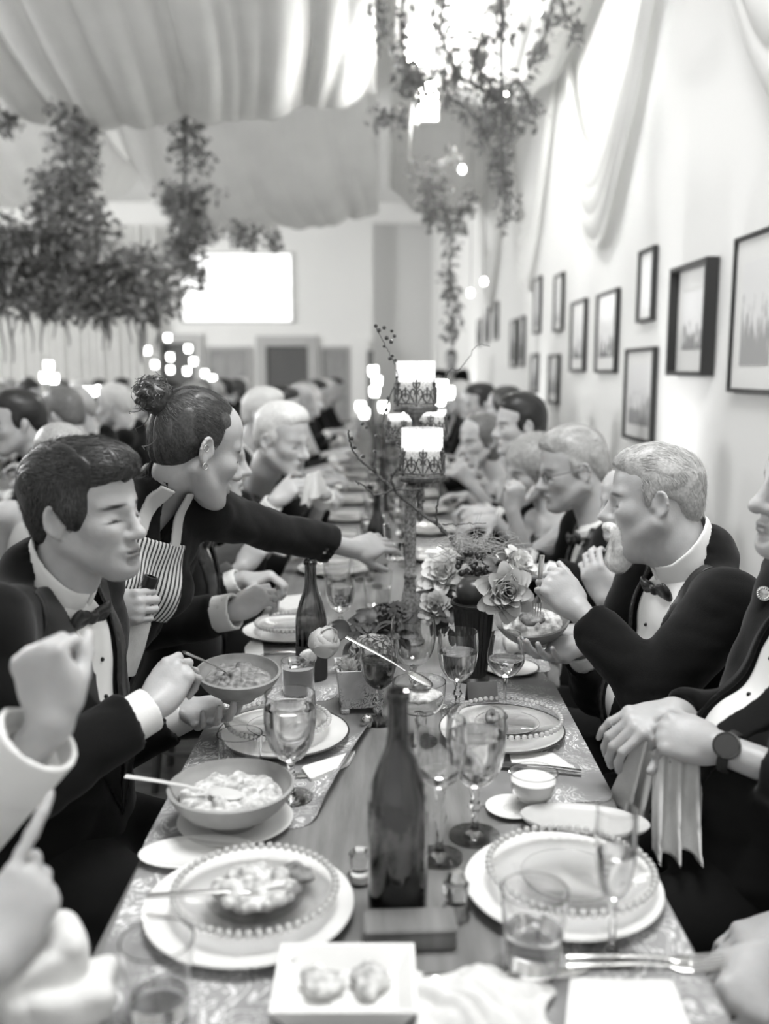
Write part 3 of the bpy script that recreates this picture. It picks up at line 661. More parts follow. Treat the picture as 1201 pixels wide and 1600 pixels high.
lf = lumps('crumble_dessert', None, .043, 0, M_food, 40, 15, .016, (.006, .012)); lf.location = tuple(np.array(dp.location)+np.array((0, 0, .098))); tag(lf, 'pale crumble heaped in the footed coupe', 'food')
sp = thing('long_spoon', 'long thin silver spoon leaning in the dessert coupe', 'cutlery', D(540, 998, 1.93))
_e = np.array(dp.location)+np.array((.026, .0, .112)); _d = _e-np.array(sp.location); cutlery(sp, 'spoon', float(np.linalg.norm(_d))/.96); sp.rotation_euler = (0, -math.asin(_d[2]/np.linalg.norm(_d)), math.atan2(_d[1], _d[0]))
pcard = at('tent_card', 'dark tent card standing before the half full goblet', 'card', 752, 1098, TZ, .15)
MB().add([(-.035, -.02, 0), (.035, -.02, 0), (.035, 0, .05), (-.035, 0, .05), (-.035, .02, 0), (.035, .02, 0), (-.033, -.0175, 0), (.033, -.0175, 0), (.033, 0, .047), (-.033, 0, .047), (-.033, .0175, 0), (.033, .0175, 0)], [(0, 1, 2, 3), (3, 2, 5, 4), (7, 6, 9, 8), (8, 9, 10, 11), (0, 3, 9, 6), (3, 4, 10, 9), (1, 7, 8, 2), (2, 8, 11, 5)]).build('card_fold', mat('dark_card', .14, .7), pcard, smooth=False)
sb = at('sauce_ball', 'tiny shiny steel salt pot beside the toile planter', 'salt pot', 573, 1136); MB().lathe([(0, 0), (.010, 0), (.013, .006), (.0145, .014), (.013, .022), (.009, .027), (0, .03)], 20).build('pot_body', M_silver, sb); MB().lathe([(.0135, .0135), (.0155, .014), (.0135, .0145)], 20).build('pot_band', M_rim, sb)
# ---- right settings
c3 = at('charger_plate', 'white charger with glass plate by the tent card', 'plate', 783, 1150, ZM); charger(c3, .13)
p = c3.location; g3 = thing('beaded_glass_plate', 'beaded glass plate holding a bit of salad by the tent card', 'plate', (p[0]+.012, p[1]+.008, p[2]+.0208)); glass_plate(g3, .112)
lf = lumps('salad_bit', None, .02, 0, M_fooddark, 14, 21, .018, (.005, .012)); lf.location = (p[0]-.01, p[1]+.02, p[2]+.03); tag(lf, 'small bit of salad left on the beaded plate by tent card', 'food')
bp = at('bread_plate', 'small white bread plate under the white wine glass', 'plate', 797, 1046, ZM); MB().lathe([(0, 0), (.05, 0), (.07, .006), (.072, .008), (.068, .008), (.05, .003), (0, .003)], 48).build('plate_body', M_china, bp); MB().lathe([(.071, .0072), (.0735, .0082), (.071, .009), (.069, .0085), (.071, .0072)], 48).build('plate_edge', M_rim, bp)
c4 = at('charger_plate', 'wide white charger behind the blurred tumbler', 'plate', 878, 1396, ZM); charger(c4, .142, False)
p = c4.location; g4 = thing('glass_soup_plate', 'wide frosted glass plate on the charger by the flute', 'plate', (p[0]+.012, p[1]+.006, p[2]+.0208)); glass_plate(g4, .118)
gg = at('water_goblet', 'cut goblet of water standing between bottle and white saucer', 'glass', 741, 1306); goblet(gg, .048, .125, .085, .042, level=.72)
gw = at('wine_goblet', 'cut wine goblet close beside the lone wine bottle', 'glass', 686, 1340); goblet(gw, .040, .11, .115, .037, level=.25, ml=G_wine)
cp = at('coupe_glass', 'short coupe glass of white cream by the knife', 'glass', 832, 1262, ZM); cc = cr([(.010, .012, 0), (.026, .018, 0), (.038, .035, 0), (.0425, .066, 0)], 6)[:, :2]
MB().lathe(shell(cc, .002), 36).build('glass_bowl', G_clear, cp); MB().lathe([(0, 0), (.028, 0), (.028, .003), (.011, .006), (.010, .0125), (0, .0125)], 28).build('glass_foot', G_clear, cp); liquid_in(cp, cc, .013, .053, .75, mat('cream_white', .8, .35))
n3 = sheet('folded_napkin', [T(795, 1182), T(862, 1180), T(905, 1210), T(800, 1200)], TZ+.002, M_linen, .005, .008); tag(n3, 'folded white napkin under the silver knife by coupe', 'napkin')
k3 = at('table_knife', 'dark handled knife by the short coupe', 'cutlery', 908, 1208, TZ+.0075, 2.9); cutlery(k3, 'knife', .17, mat('dark_handle', .05, .3))
s1 = at('white_saucer', 'small white saucer beside the cut goblet foot', 'plate', 800, 1266, ZM); MB().lathe([(0, 0), (.03, 0), (.044, .006), (.046, .008), (.043, .008), (.03, .003), (0, .003)], 40).build('plate_body', M_china, s1); MB().lathe([(.014, .0032), (.016, .0042), (.018, .0032), (.014, .0032)], 28).build('saucer_ring', M_china, s1)
ov = at('oval_platter', 'pale grey oval platter with raised rim near the white napkin', 'platter', 912, 1290, TZ+.012, -.2)
MB().lathe([(0, 0), (.07, 0), (.096, .006), (.1, .012), (.098, .014), (.094, .012), (.07, .005), (0, .005)], 56, sx=1.05, sy=.52).build('platter_body', mat('pale_grey_glaze', .55, .35), ov)
MB().lathe([(.05, 0), (.052, -.01), (.056, -.01), (.054, 0), (.05, 0)], 40, sx=1., sy=.5).build('platter_foot', M_china, ov)
t4 = at('water_tumbler', 'tumbler of iced water in front of the wide charger', 'glass', 832, 1510, ZM); tumbler(t4, .034, .043, .105, .5)
fl = at('champagne_flute', 'slim champagne flute beside the forks', 'glass', 955, 1490, ZM); cc = cr([(.006, .075, 0), (.018, .09, 0), (.026, .14, 0), (.026, .2, 0)], 6)[:, :2]
MB().lathe(shell(cc, .0015), 36).build('glass_bowl', G_clear, fl); MB().lathe([(0, 0), (.033, 0), (.033, .002), (.01, .005), (.0045, .012), (.0045, .06), (.006, .076), (0, .076)], 28).build('stem_foot', G_clear, fl); liquid_in(fl, cc, .076, .12, .55, G_water)
for k, (px, py, kd, rz) in enumerate(((885, 1512, 'fork', -.02), (885, 1498, 'fork', -.05), (660, 1532, 'knife', .05))):
    o = at('dinner_'+kd, ('silver fork lying beside the champagne flute, outer of two', 'silver fork lying beside the champagne flute, inner of two', 'silver dinner knife lying on the bare wood')[k], 'cutlery', px, py, ZM, rz); cutlery(o, kd, .2)
n4 = sheet('paper_menu', [T(890, 1530), T(1050, 1535), T(1090, 1640), T(880, 1640)], TZ+.002, mat('menu_paper', .8, .7), .001, .004); tag(n4, 'blank white menu sheet below the silver forks', 'menu')
sc_ = at('salt_cellar', 'small faceted glass salt cellar beside the lone bottle', 'salt pot', 562, 1378); MB().lathe([(0, 0), (.018, 0), (.019, .012), (.013, .02), (.016, .03), (.0165, .045), (.012, .05), (0, .052)], 10).build('glass_body', G_clear, sc_, angle=10); MB().lathe([(0, .003), (.012, .003), (.012, .012), (0, .012)], 12).build('salt', M_china, sc_)
pk = at('pepper_cellar', 'small faceted glass cellar with metal lid beside the goblet foot', 'salt pot', 712, 1432); MB().lathe([(0, 0), (.02, 0), (.021, .012), (.015, .022), (.018, .034), (.0185, .05), (.013, .055), (0, .056)], 10).build('glass_body', G_clear, pk, angle=10); MB().lathe([(.013, .052), (.014, .058), (.009, .068), (0, .07)], 14).build('metal_lid', M_silver, pk)
bx = at('wood_trinket_box', 'small dark wooden box lying on the bare table', 'box', 640, 1470, TZ, .05); MB().box((0, 0, .012), (.12, .05, .024), bev=.004).build('box_body', M_wood, bx); MB().box((0, 0, .028), (.124, .054, .008), bev=.003).build('box_lid', M_wood, bx)
dd = at('square_dish', 'white square dish with bread scraps at the table end', 'dish', 540, 1560, TZ)
MB().add([(-.07, -.05, .004), (.07, -.05, .004), (.07, .05, .004), (-.07, .05, .004), (-.085, -.065, .03), (.085, -.065, .03), (.085, .065, .03), (-.085, .065, .03), (-.062, -.042, .008), (.062, -.042, .008), (.062, .042, .008), (-.062, .042, .008), (-.08, -.06, .03), (.08, -.06, .03), (.08, .06, .03), (-.08, .06, .03), (-.07, -.05, 0), (.07, -.05, 0), (.07, .05, 0), (-.07, .05, 0)],
    [(16, 19, 18, 17), (0, 1, 5, 4), (1, 2, 6, 5), (2, 3, 7, 6), (3, 0, 4, 7), (16, 17, 1, 0), (17, 18, 2, 1), (18, 19, 3, 2), (19, 16, 0, 3), (8, 9, 10, 11), (9, 8, 12, 13), (10, 9, 13, 14), (11, 10, 14, 15), (8, 11, 15, 12), (4, 5, 13, 12), (5, 6, 14, 13), (6, 7, 15, 14), (7, 4, 12, 15)]).build('dish_body', M_china, dd)
MB().lathe([(.03, -.0), (.034, .0), (.034, .002), (.03, .002), (.03, 0)], 24).build('dish_emblem', M_china, dd)
for k, (dx, dy, sd) in enumerate(((-.03, .0, 31), (.03, .01, 32))):
    lf = lumps('bread_piece', None, .022, 0, M_food, 10, sd, .012, (.01, .018), .004); lf.location = (dd.location[0]+dx, dd.location[1]+dy, dd.location[2]+.018); tag(lf, 'torn piece of pale bread in the square dish', 'bread', 'bread pieces in the dish')
def crump(u, v):
    x = (u-.5)*.17; y = (v-.5)*.12; r = np.sqrt((x/.085)**2+(y/.06)**2); e = np.clip(1.25-r, 0, 1)
    h = np.abs(np.sin(x*48+1.3*np.sin(y*60)+.6))*.5+np.abs(np.sin(y*62+1.7*np.sin(x*40)+2))*.5+.3*np.abs(np.sin((x+y)*95))
    return x*(1+.12*np.sin(y*70)), y*(1+.15*np.sin(x*60+1)), .002+.030*h*e
np_ = MB().grid(crump, 46, 40).build('crumpled_napkin', M_linen, None, angle=180); np_.location = tuple(T(748, 1575)); tag(np_, 'crumpled white napkin at the near table end', 'napkin')
_m = np_.modifiers.new('thick', 'SOLIDIFY'); _m.thickness = .0015; _m.offset = 1
vp = at('water_tumbler', 'clear tumbler at the table end beside the lap napkin', 'glass', 250, 1590, ZM); tumbler(vp, .034, .043, .1, .3)
# ================================================================== people
M_skin = mat('skin', .5, .42, sss=.12, attr=True, var=(35, .05, 5), bump=(220, .10))
M_suit = mat('black_wool', .009, 1., spec=.08, sheen=.12, bump=(500, .25)); M_satin = mat('black_satin', .018, .35)
M_shirt = mat('white_cotton', .82, .85, bump=(400, .12)); M_black = mat('black_shirt', .010, .9, spec=.25, sheen=.08, bump=(300, .2)); M_eye = mat('eye_white', .7, .2); M_iris = mat('iris', .03, .1)
M_grey = mat('grey_wool', .07, .85, sheen=.2, bump=(400, .25)); M_dress = mat('dark_dress', .018, .6, bump=(60, .2)); M_pale = mat('pale_dress', .45, .7, bump=(60, .2)); M_button = mat('black_stud', .01, .2)
def hair_mat(name, c, var=.3): return mat(name, c, .42, var=(160, var, 4), spec=.6)
H_dark = hair_mat('hair_dark', .018, .5); H_darks = hair_mat('hair_dark_strand', .05, .5); H_brown = hair_mat('hair_brown', .05, .45); H_grey = hair_mat('hair_grey', .42, .22); H_white = hair_mat('hair_white', .66, .2); H_mid = hair_mat('hair_mid', .16, .4); H_blond = hair_mat('hair_blond', .36, .35)  # hair_dark_strand is lighter than hair_dark: highlights put into the strand colour
def xf(c, R, s): c = np.asarray(c, float); return lambda p: c+R @ (np.asarray(p, float)*s)
def head_prims(c, R, s=1., o={}):
    X = xf(c, R, s); E = lambda p, r, k=.012, op='u', Rl=None: ell(X(p), np.asarray(r if not np.isscalar(r) else (r, r, r), float)*s, R if Rl is None else R @ Rl, k*s, op)
    C = lambda a, b, r1, r2, k=.012, op='u': cap(X(a), X(b), r1*s, r2*s, k*s, op)
    fat = o.get('fat', 0.); nl = o.get('nose', 1.); jw = o.get('jaw', 1.); lq = o.get('lq', False)
    P = [E((-.015, 0, .048), (.098, .077, .084)), E((.035, 0, .052), (.052, .062, .056), .03), E((.042, 0, -.015), (.05, .058+fat, .07), .03),
         E((.048, 0, -.068), (.044*jw, (.046+fat)*jw, .04), .03), E((.083, 0, -.1), (.02, .022, .017), .03)]
    for y in (-1, 1):
        P += [C((-.004, y*(.054+fat), -.045), (.068, y*.022, -.098), .019+fat*.5, .017, .028), E((.06, y*.043, -.018), (.026, .022, .022), .025),
              C((.084, y*.010, .026), (.066, y*.048, .027), .012, .010, .016)]
    if o.get('fat', 0) > .008: P.append(E((.04, 0, -.115), (.05, .045, .03), .03))
    P += [C((.09, 0, .016), (.112*1., 0, -.026), .0085*nl, .0125*nl, .016), E((.114+.004*(nl-1), 0, -.031), (.0135*nl, .0125*nl, .0105*nl), .012)]
    for y in (-1, 1): P += [E((.1, y*.0125*nl, -.035), (.012, .0085, .0085*nl), .008)]
    for y in (-1, 1): P += [E((.098, y*.033, .002), (.017, .018, .0115), .014, 's')]
    for y in (-1, 1): P += [E((.0745, y*.032, .0015), (.0125, .0155, .0125), .006)]
    if not lq:
        for y in (-1, 1):
            P += [E((.092, y*.033, -.004), (.012, .014, .0022), .004, 's')] if o.get('lids', True) else [E((.094, y*.033, .001), (.009, .012, .0042), .004, 's')]
            P += [E((.107, y*.0075, -.0425), (.006, .004, .004), .004, 's')]
    P += [C((.0985, -.012, -.0605), (.0985, .012, -.0605), .0062, .0062, .012), C((.089, -.02, -.063), (.089, .02, -.063), .006, .006, .012), C((.096, -.011, -.0725), (.096, .011, -.0725), .0066, .0066, .012),
          E((.104, 0, -.0665), (.012, .024, .0016), .004, 's'), E((.099, 0, -.083), (.010, .016, .006), .012, 's')]
    for y in (-1, 1):    # ears
        if lq: P.append(E((-.012, y*.078, -.004), (.017, .009, .031), .006, 'u', rotz(-y*.45) @ roty(-.2))); continue
        Re = rotz(-y*.5) @ roty(-.22); ring = []
        for a in np.linspace(-.9, 4.3, 12): ring.append(np.array((-.012, y*.082, 0))+Re @ np.array((.0165*math.cos(a), 0, .027*math.sin(a)+.004*math.cos(a))))
        P.append(E((-.011, y*.077, -.004), (.0155, .0075, .028), .006, 'u', Re))
        for a, b in zip(ring[:-1], ring[1:]): P.append(C(a, b, .0042, .0042, .004))
        P.append(E((-.008, y*.079, -.027), (.008, .0055, .009), .006, 'u', Re)); P.append(E((-.009, y*.0875, .0), (.009, .009, .015), .004, 's', Re))
        P.append(C((.004, y*.075, .008), (.005, y*.076, -.008), .005, .005, .006))
    nf = o.get('nkf', 1.); P.append(C((-.028, 0, -.02), (-.028-.022*nf, 0, -.02-.1*nf), o.get('neck', .054), o.get('neck', .054)+.002, .03))
    return P
def head_paint(c, R, s=1., o={}):
    X = xf(c, R, s); sk = o.get('skin', .42); pt = []; A = lambda p, r, v, soft, Rl=None: pt.append((X(p), np.asarray(r)*s, R if Rl is None else R @ Rl, v, soft))
    if o.get('stubble'): A((.07, 0, -.085), (.06, .06, .045), sk*o['stubble'], .5)
    A((.1, 0, -.066), (.016, .021, .0105), sk*o.get('lips', .62), .35)
    br = o.get('brow', .1)
    for y in (-1, 1):
        A((.078, y*.034, .0245), (.03, .025, .0048), br, .4, rotx(-y*.14))
        A((.082, y*.035, -.0045), (.024, .021, .0026), .025, .5)
    return pt
def head_at(px, py, zc, fwd, up, s=1., near=-1):   # head centre so that the ear on the camera's side lands on the pixel
    hf = unit(fwd); y = unit(np.cross(up, hf)); HR = np.stack([hf, y, np.cross(hf, y)], 1)
    return (D(px, py, zc)-HR @ (np.array((-.012, near*.082, 0.))*s), fwd, up)
def hand_prims(c, R, s=1., curl=((.5, .6, .4),)*4, spread=.06, thumb=(.55, .75, -.3), tbend=.4, tdir2=None):
    X = xf(c, R, s); r_ = lambda v: v*s; P = []
    P += [ell(X((.012, 0, 0)), np.array((.04, .027, .02))*s, R, .012*s), ell(X((.05, .003, .001)), np.array((.046, .040, .0155))*s, R, .012*s), ell(X((.074, .001, .002)), np.array((.026, .040, .013))*s, R, .01*s),
          ell(X((.035, .026, -.009)), np.array((.034, .017, .016))*s, R @ rotz(.35), .012*s), ell(X((.035, -.024, -.008)), np.array((.036, .014, .014))*s, R, .012*s)]
    Ls = ((.043, .026, .021), (.047, .029, .022), (.044, .027, .022), (.034, .021, .019)); ys = (.0295, .010, -.0095, -.0275); xs = (.09, .094, .09, .082); rr = (.0095, .0098, .0092, .0082)
    for i in range(4):
        cu = curl[i] if len(curl) == 4 else curl[0]; p = np.array((xs[i], ys[i], .002)); a = 0; sp = spread*(1.5-i)
        P.append(ell(X(p+np.array((-.004, 0, .004))), np.array((.011, .0105, .0095))*s, R, .006*s))
        for j in range(3):
            a += cu[j]; d = np.array((math.cos(a)*math.cos(sp), math.cos(a)*math.sin(sp), -math.sin(a))); q = p+d*Ls[i][j]
            f0 = (1, .93, .84)[j]; f1 = (.93, .84, .72)[j]
            P.append(cap(X(p), X(q), rr[i]*f0*s, rr[i]*f1*s, .0035*s)); p = q
    d = unit(thumb); p = np.array((.018, .028, -.006)); q = p+d*.042; P.append(cap(X(p), X(q), .0135*s, .0115*s, .008*s))
    d2 = unit(d+np.array((tbend, -.1*tbend, 0))) if tdir2 is None else unit(tdir2); q2 = q+d2*.034; P.append(cap(X(q), X(q2), .0112*s, .0102*s, .004*s))
    q3 = q2+unit(d2+np.array((.2*tbend, 0, 0)))*.024; P.append(cap(X(q2), X(q3), .0102*s, .0082*s, .004*s))
    return P
FIST = ((1.35, 1.5, .9),)*4; GRIP = ((.75, 1.0, .6),)*4; RELAX = ((.25, .45, .3), (.3, .5, .35), (.35, .55, .35), (.4, .55, .35))
def torso_prims(N, f, up, half=.185, L=.52, fat=0., infl=0., female=False):
    R = frame(up, f); R = np.stack([unit(f-np.dot(f, unit(up))*unit(up)), np.cross(unit(up), unit(f-np.dot(f, unit(up))*unit(up))), unit(up)], 1)   # x fwd, y left, z up
    X = xf(N, R, 1.); E = lambda p, r, k=.05: ell(X(p), np.asarray(r)+infl, R, k)
    P = [E((-.02, 0, -.17), (.105+fat*.3, half*.86, .155)), E((.0+fat*.5, 0, -.34), (.112+fat, half*.78+fat*.6, .15)), E((-.01+fat*.4, 0, -L+.03), (.125+fat*.7, half*.88+fat*.4, .12))]
    if female: P += [E((.075, .07, -.215), (.05, .06, .062), .03), E((.075, -.07, -.215), (.05, .06, .062), .03)]
    return P, R, X
def arm_prims(S, El, Wr, r0, r1, r2, k=.03, r3=None):
    return [cap(S, El, r0, r1, k), cap(El, Wr, r1, r2 if r3 is None else r3, k*.6)]
def strands(name, hp, V, Fq, flow, m, parent, n=3000, L=.05, w=.0011, lift=.004, seed=0, curl=.0, keep=None, steps=6):
    g = np.random.default_rng(seed); vi = g.choice(len(V), n); p = V[vi].copy()
    if keep is not None: p = p[keep(p)]; n = len(p)
    def grad(q):
        e = .002; b = seval(hp, q); return b, unit_rows(np.stack([seval(hp, q+np.eye(3)[i]*e)-b for i in range(3)], 1))
    pts = []; ls = L*g.uniform(.5, 1.2, n); jit = g.normal(size=(n, 3))*.28; lf = lift*g.uniform(-.2, 1, n); side = g.normal(size=(n, 3)); ph = g.uniform(0, 6.28, n)
    cur = p; nrm0 = None; nrms = []
    for k in range(steps):
        d, nn = grad(cur); cur = cur-nn*d[:, None]; t = k/(steps-1)
        off = nn*(lf*t*t+.0008)[:, None]
        if curl: off = off+curl*t*(np.sin(ph+t*7)[:, None]*side)
        pts.append(cur+off); nrms.append(nn)
        dr = flow(cur)+jit; dr = unit_rows(dr-nn*(dr*nn).sum(1)[:, None]); cur = cur+dr*(ls/(steps-1))[:, None]
    pts = np.stack(pts, 1); nr = np.stack(nrms, 1); tg = unit_rows(np.gradient(pts, axis=1)); sd = unit_rows(np.cross(tg, nr)+g.normal(size=(n, 1, 3))*.4)
    ww = w*np.linspace(1, .25, steps)[None, :, None]
    A = (pts-sd*ww/2); B = (pts+sd*ww/2); VV = np.stack([A, B], 2).reshape(-1, 3); base = (np.arange(n)*steps*2)[:, None]+(np.arange(steps-1)*2)[None]
    base = base.ravel(); FF = np.stack([base, base+1, base+3, base+2], 1)
    return tag(mesh_arrays(name, VV, FF, m, parent, True), kind='stuff')
def unit_rows(v): return v/(np.linalg.norm(v, axis=-1, keepdims=True)+1e-12)
def bow_tie(parent, c, R, s=1., m=None):
    X = xf(c, R, s); P = [rbox(X((.004, 0, 0)), np.array((.009, .011, .011))*s, .006*s, R, .004)]
    for y in (-1, 1):
        P += [ell(X((0, y*.034, .0)), np.array((.010, .030, .019))*s, R, .006), ell(X((-.001, y*.052, .0)), np.array((.008, .013, .026))*s, R, .008), ell(X((.009, y*.03, .002)), np.array((.004, .022, .0035))*s, R, .004, 's')]
    return blob('bow_tie', P, .0034*s, m or M_satin, parent, 1)
PN = {}
def person(name, label, sp, cat='person', group=None):
    """sp: head (pos, fwd, up), N neck base, f chest forward, up spine, arms [(S,E,W,handR,hand kwargs)]..., options"""
    hc, hf, hu = sp['head']; hf = unit(hf); HR = np.stack([unit(hf), unit(np.cross(hu, hf)), unit(np.cross(unit(hf), unit(np.cross(hu, hf))))], 1)
    s = sp.get('s', 1.); ho = dict(sp.get('ho', {})); q = sp.get('q', 2); hh = (.011, .0067, .0037)[q]; hc2 = (.016, .0115, .008)[q]
    if q == 0: ho['lq'] = True
    N = np.asarray(sp['N'], float); up = unit(sp['up']); f = unit(sp['f']); half = sp.get('half', .185); fat = sp.get('fat', 0.); fem = sp.get('female', False); L = sp.get('L', .52)
    base = np.array((N[0], N[1], 0.)); root = thing(name, label, cat, base, 0, group); root_off = base
    kids = []; PN[root.name] = float(N[2])
    def B(nm, P, h, m, it=1, paint=None, bs=.5):
        o = blob(nm, P, h, m, root, it, paint, bs, origin=base); kids.append(o); return o
    # ---- body (one continuous mesh)
    skin = head_prims(hc, HR, s, ho); tp, TR, TX = torso_prims(N, f, up, half*.8, L, fat*.3, -.03)
    nf = ho.get('nkf', 1.); nk = np.asarray(hc)+HR @ np.array((-.028-.017*nf, 0, -.02-.08*nf))*s
    skin += [cap(nk, N+TR @ np.array((-.012, 0, -.02)), ho.get('neck', .054)*s, ho.get('neck', .054)*s+.004, .02)]
    bust = sp.get('decollete')
    if bust:
        tb_, _, _ = torso_prims(N, f, up, half, L, fat, -.002, fem); skin += tb_
        for a in sp['arms']: skin.append(cap(N+TR @ np.array((-.015, 0, -.035)), a['S'], .045, .05, .04))
    else: skin += [cap(N+TR @ np.array((-.015, 0, -.06)), N+TR @ np.array((-.02, 0, -.3)), .05, .06, .02)]
    paint = head_paint(hc, HR, s, ho)
    for a in sp['arms']:
        S_, El, Wr = [np.asarray(v, float) for v in (a['S'], a['E'], a['W'])]; bare = a.get('bare')
        k = 1. if bare else .72
        skin += arm_prims(S_, El, Wr, .046*k*a.get('th', 1), .037*k*a.get('th', 1), .026, .02)
        if not bare: skin.append(cap(N+TR @ np.array((-.02, 0, -.08)), S_, .035, .03, .01))
        if a.get('R') is not None: skin += hand_prims(Wr, a['R'], a.get('hs', 1.), **a.get('hand', dict(curl=RELAX)))
    B('body', skin, hh, M_skin, 1, paint, ho.get('skin', .42))
    # ---- eyes when open
    if not ho.get('lids', True) and q == 2:
        for y in (-1, 1):
            X = xf(hc, HR, s); e = MB().ball(X((.0765, y*.032, .001))-base, .0122*s, 14).build('eye', M_eye, root)
            MB().ball(X((.0855, y*.034, -.0005))-base, .0052*s, 10).build('iris', M_iris, e)
    # ---- clothes
    outfit = sp.get('outfit', 'tux'); seed = sp.get('seed', 1); neckR = ho.get('neck', .054)
    mj = sp.get('mj', M_suit)
    jac, _, _ = torso_prims(N, f, up, half, L, fat, .012, fem); jac_cut = []; arms_j = []
    if outfit == 'shirt': jac += [cap(N+TR @ np.array((-.02, 0, -.05)), N+.8*(nk-N), neckR+.026, neckR+.013, .02)]
    if outfit in ('tux', 'suit'): jac += [cap(N+TR @ np.array((-.02, 0, -.06)), N+TR @ np.array((-.03, 0, -.002)), neckR+.034, neckR+.024, .02)]
    for a in sp['arms']:
        S_, El, Wr = [np.asarray(v, float) for v in (a['S'], a['E'], a['W'])]
        jac += [cap(N+TR @ np.array((-.03, 0, -.05)), S_, sp.get('sr', .055), sp.get('sr', .055)+.008, .03)]
        if not a.get('bare'):
            ax = unit(Wr-El); se = a.get('sleeve', .045); We = Wr-ax*se
            def endcut(P, We=We, ax=ax):
                p = P-We; z = p @ ax; rho = np.sqrt(np.maximum((p**2).sum(-1)-z*z, 0)); return np.maximum(np.maximum(-z, rho-.09), z-.11)
            cf_ = a.get('cuff', True)
            ap = arm_prims(S_, El, We+ax*.02, .066*a.get('th', 1), .056*a.get('th', 1), a.get('wr', .048), .022)+[fn(endcut, We+ax*.055, .12, .008, 's'), cap(We-ax*(.025 if cf_ else .008), We+ax*.12, .041 if cf_ else .034, .041, .004, 's')]
            ac = (S_+El+We)/3; arms_j.append(fn(lambda P, ap=ap: seval(ap, P), ac, max(np.linalg.norm(v-ac) for v in (S_, El, We))+.1, .022))
    base_t = list(jac); jac += arms_j
    V0 = sp.get('V', .34); w0 = sp.get('w0', .058)
    loc = lambda P: (P-N) @ TR
    vw = lambda t: np.clip(w0*(1-t/V0), -.02, w0+.02)
    cutV = fn(lambda P: (lambda l: np.maximum(np.abs(l[..., 1])-vw(-l[..., 2]), -l[..., 0]))(loc(P)), TX((.1, 0, -V0/2)), V0*.75, .006, 's')
    ncr = .019 if outfit in ('tux', 'suit') else .007
    neckcut = cap(TX((-.012, 0, -.05)) if outfit != 'shirt' else TX((-.01, 0, -.01)), nk, neckR*s+ncr, neckR*s+ncr, .006, 's')
    base_j = list(jac)
    if outfit in ('tux', 'suit'):
        wr = [wrinkle(sp.get('wr', .007), 26, seed), wrinkle(.0035, 60, seed+3, dirs=(.2, .2, 1))] if q else [wrinkle(.008, 30, seed)]
        j = list(jac)+wr+jac_cut+[cutV, neckcut]
        B('jacket', j, hc2, mj)
        sh, _, _ = torso_prims(N, f, up, half-.004, L, fat, .0035, fem)
        sh += [cap(TX((-.014, 0, -.055)), TX((-.012, 0, -.015)), neckR*s+.012, neckR*s+.009, .03)]
        sh += [wrinkle(.0025, 45, seed+5), fn(lambda P: -(loc(P)[..., 0]+.05), N, 1, .004, 'i')]
        shirt = B('shirt', sh, hc2, M_shirt)
        if q >= 1:
            lt, rb_ = .0042, sp.get('lw', .07)
            def lapel(sd):
                def g(P):
                    l = loc(P); t = -l[..., 2]; y = l[..., 1]*sd; d = seval(base_t, P)
                    wi = np.maximum(vw(t), 0)-.004; tt = np.clip(t/V0, 0, 1); wo = wi+rb_*np.clip((1-tt)*2.4, 0, 1)*(1-.45*np.clip((.3-tt)/.3, 0, 1))
                    return np.maximum(np.maximum(np.abs(d-.0045)-lt, np.maximum(wi-y, y-wo)), np.maximum(np.maximum(-l[..., 0]+.0, t-V0), -t-.01))
                return g
            for sd in (-1, 1): B('lapel', [fn(lapel(sd), TX((.08, sd*.06, -V0/2)), V0*.62, .002)], .006 if q == 1 else .0042, M_satin if outfit == 'tux' else mj)
        # collar
        na = unit(nk-TX((-.012, 0, -.04))); nb_ = TX((-.012, 0, -.02)); cf = unit(f-na*np.dot(f, na))
        def colr(P):
            p = P-nb_; z = p @ na; rad = p-z[..., None]*na; rho = np.sqrt((rad**2).sum(-1)); x = rad @ cf
            rc = neckR*s+.0135+.06*np.clip(.045-z, 0, 1); zt = sp.get('ch', .046)-.024*np.clip(x/.06, -1, 1)
            gap = np.abs(rad @ np.cross(na, cf))-.3*np.clip(zt-.012-z+.006, 0, 1)
            return np.maximum(np.maximum(np.abs(rho-rc)-.0036, np.maximum(z-zt, -.012-z)), np.where(x > 0, .004-np.abs(rad @ np.cross(na, cf))*1. - np.clip(.0+zt-z, 0, .0), -1))
        B('shirt_collar', [fn(colr, nb_+na*.02, .09, .002)], .005 if q == 1 else (.0034 if q == 2 else .007), M_shirt)
        if outfit == 'tux' and q >= 1 or sp.get('tie'):
            bt = nb_-na*.004+cf*(neckR*s+.034); o = bow_tie(root, bt-base, np.stack([cf, np.cross(na, cf), na], 1), sp.get('ts', 1.))
        if q == 2:
            for t in (.14, .21):
                # stud on the shirt front
                lo_, hi_ = 0., .35
                for _ in range(24):
                    md = (lo_+hi_)/2
                    if seval(sh, TX((md, 0, -t))[None])[0] < 0: lo_ = md
                    else: hi_ = md
                if t < V0-.05: MB().ball(TX((lo_+.001, 0, -t))-base, (.0045, .0045, .0045), 10).build('shirt_stud', M_button, root)
        for a in sp['arms']:
            if a.get('bare'): continue
            El, Wr = np.asarray(a['E'], float), np.asarray(a['W'], float); ax = unit(Wr-El); We = Wr-ax*a.get('sleeve', .045)
            if a.get('cuff', True):
                c0, c1 = We-ax*.03, We+ax*a.get('cl', .032); cr_ = a.get('cr', .036)
                def cuf(P, c0=c0, c1=c1, ax=ax, cr_=cr_):
                    p = P-c0; z = p @ ax; rho = np.sqrt(((p-z[..., None]*ax)**2).sum(-1)); return np.maximum(np.abs(rho-cr_)-.0042, np.maximum(-z, z-np.linalg.norm(c1-c0)))
                B('shirt_cuff', [fn(cuf, (c0+c1)/2, .07, .002)], .0035 if q == 2 else .0055, M_shirt)
    elif outfit == 'dress':
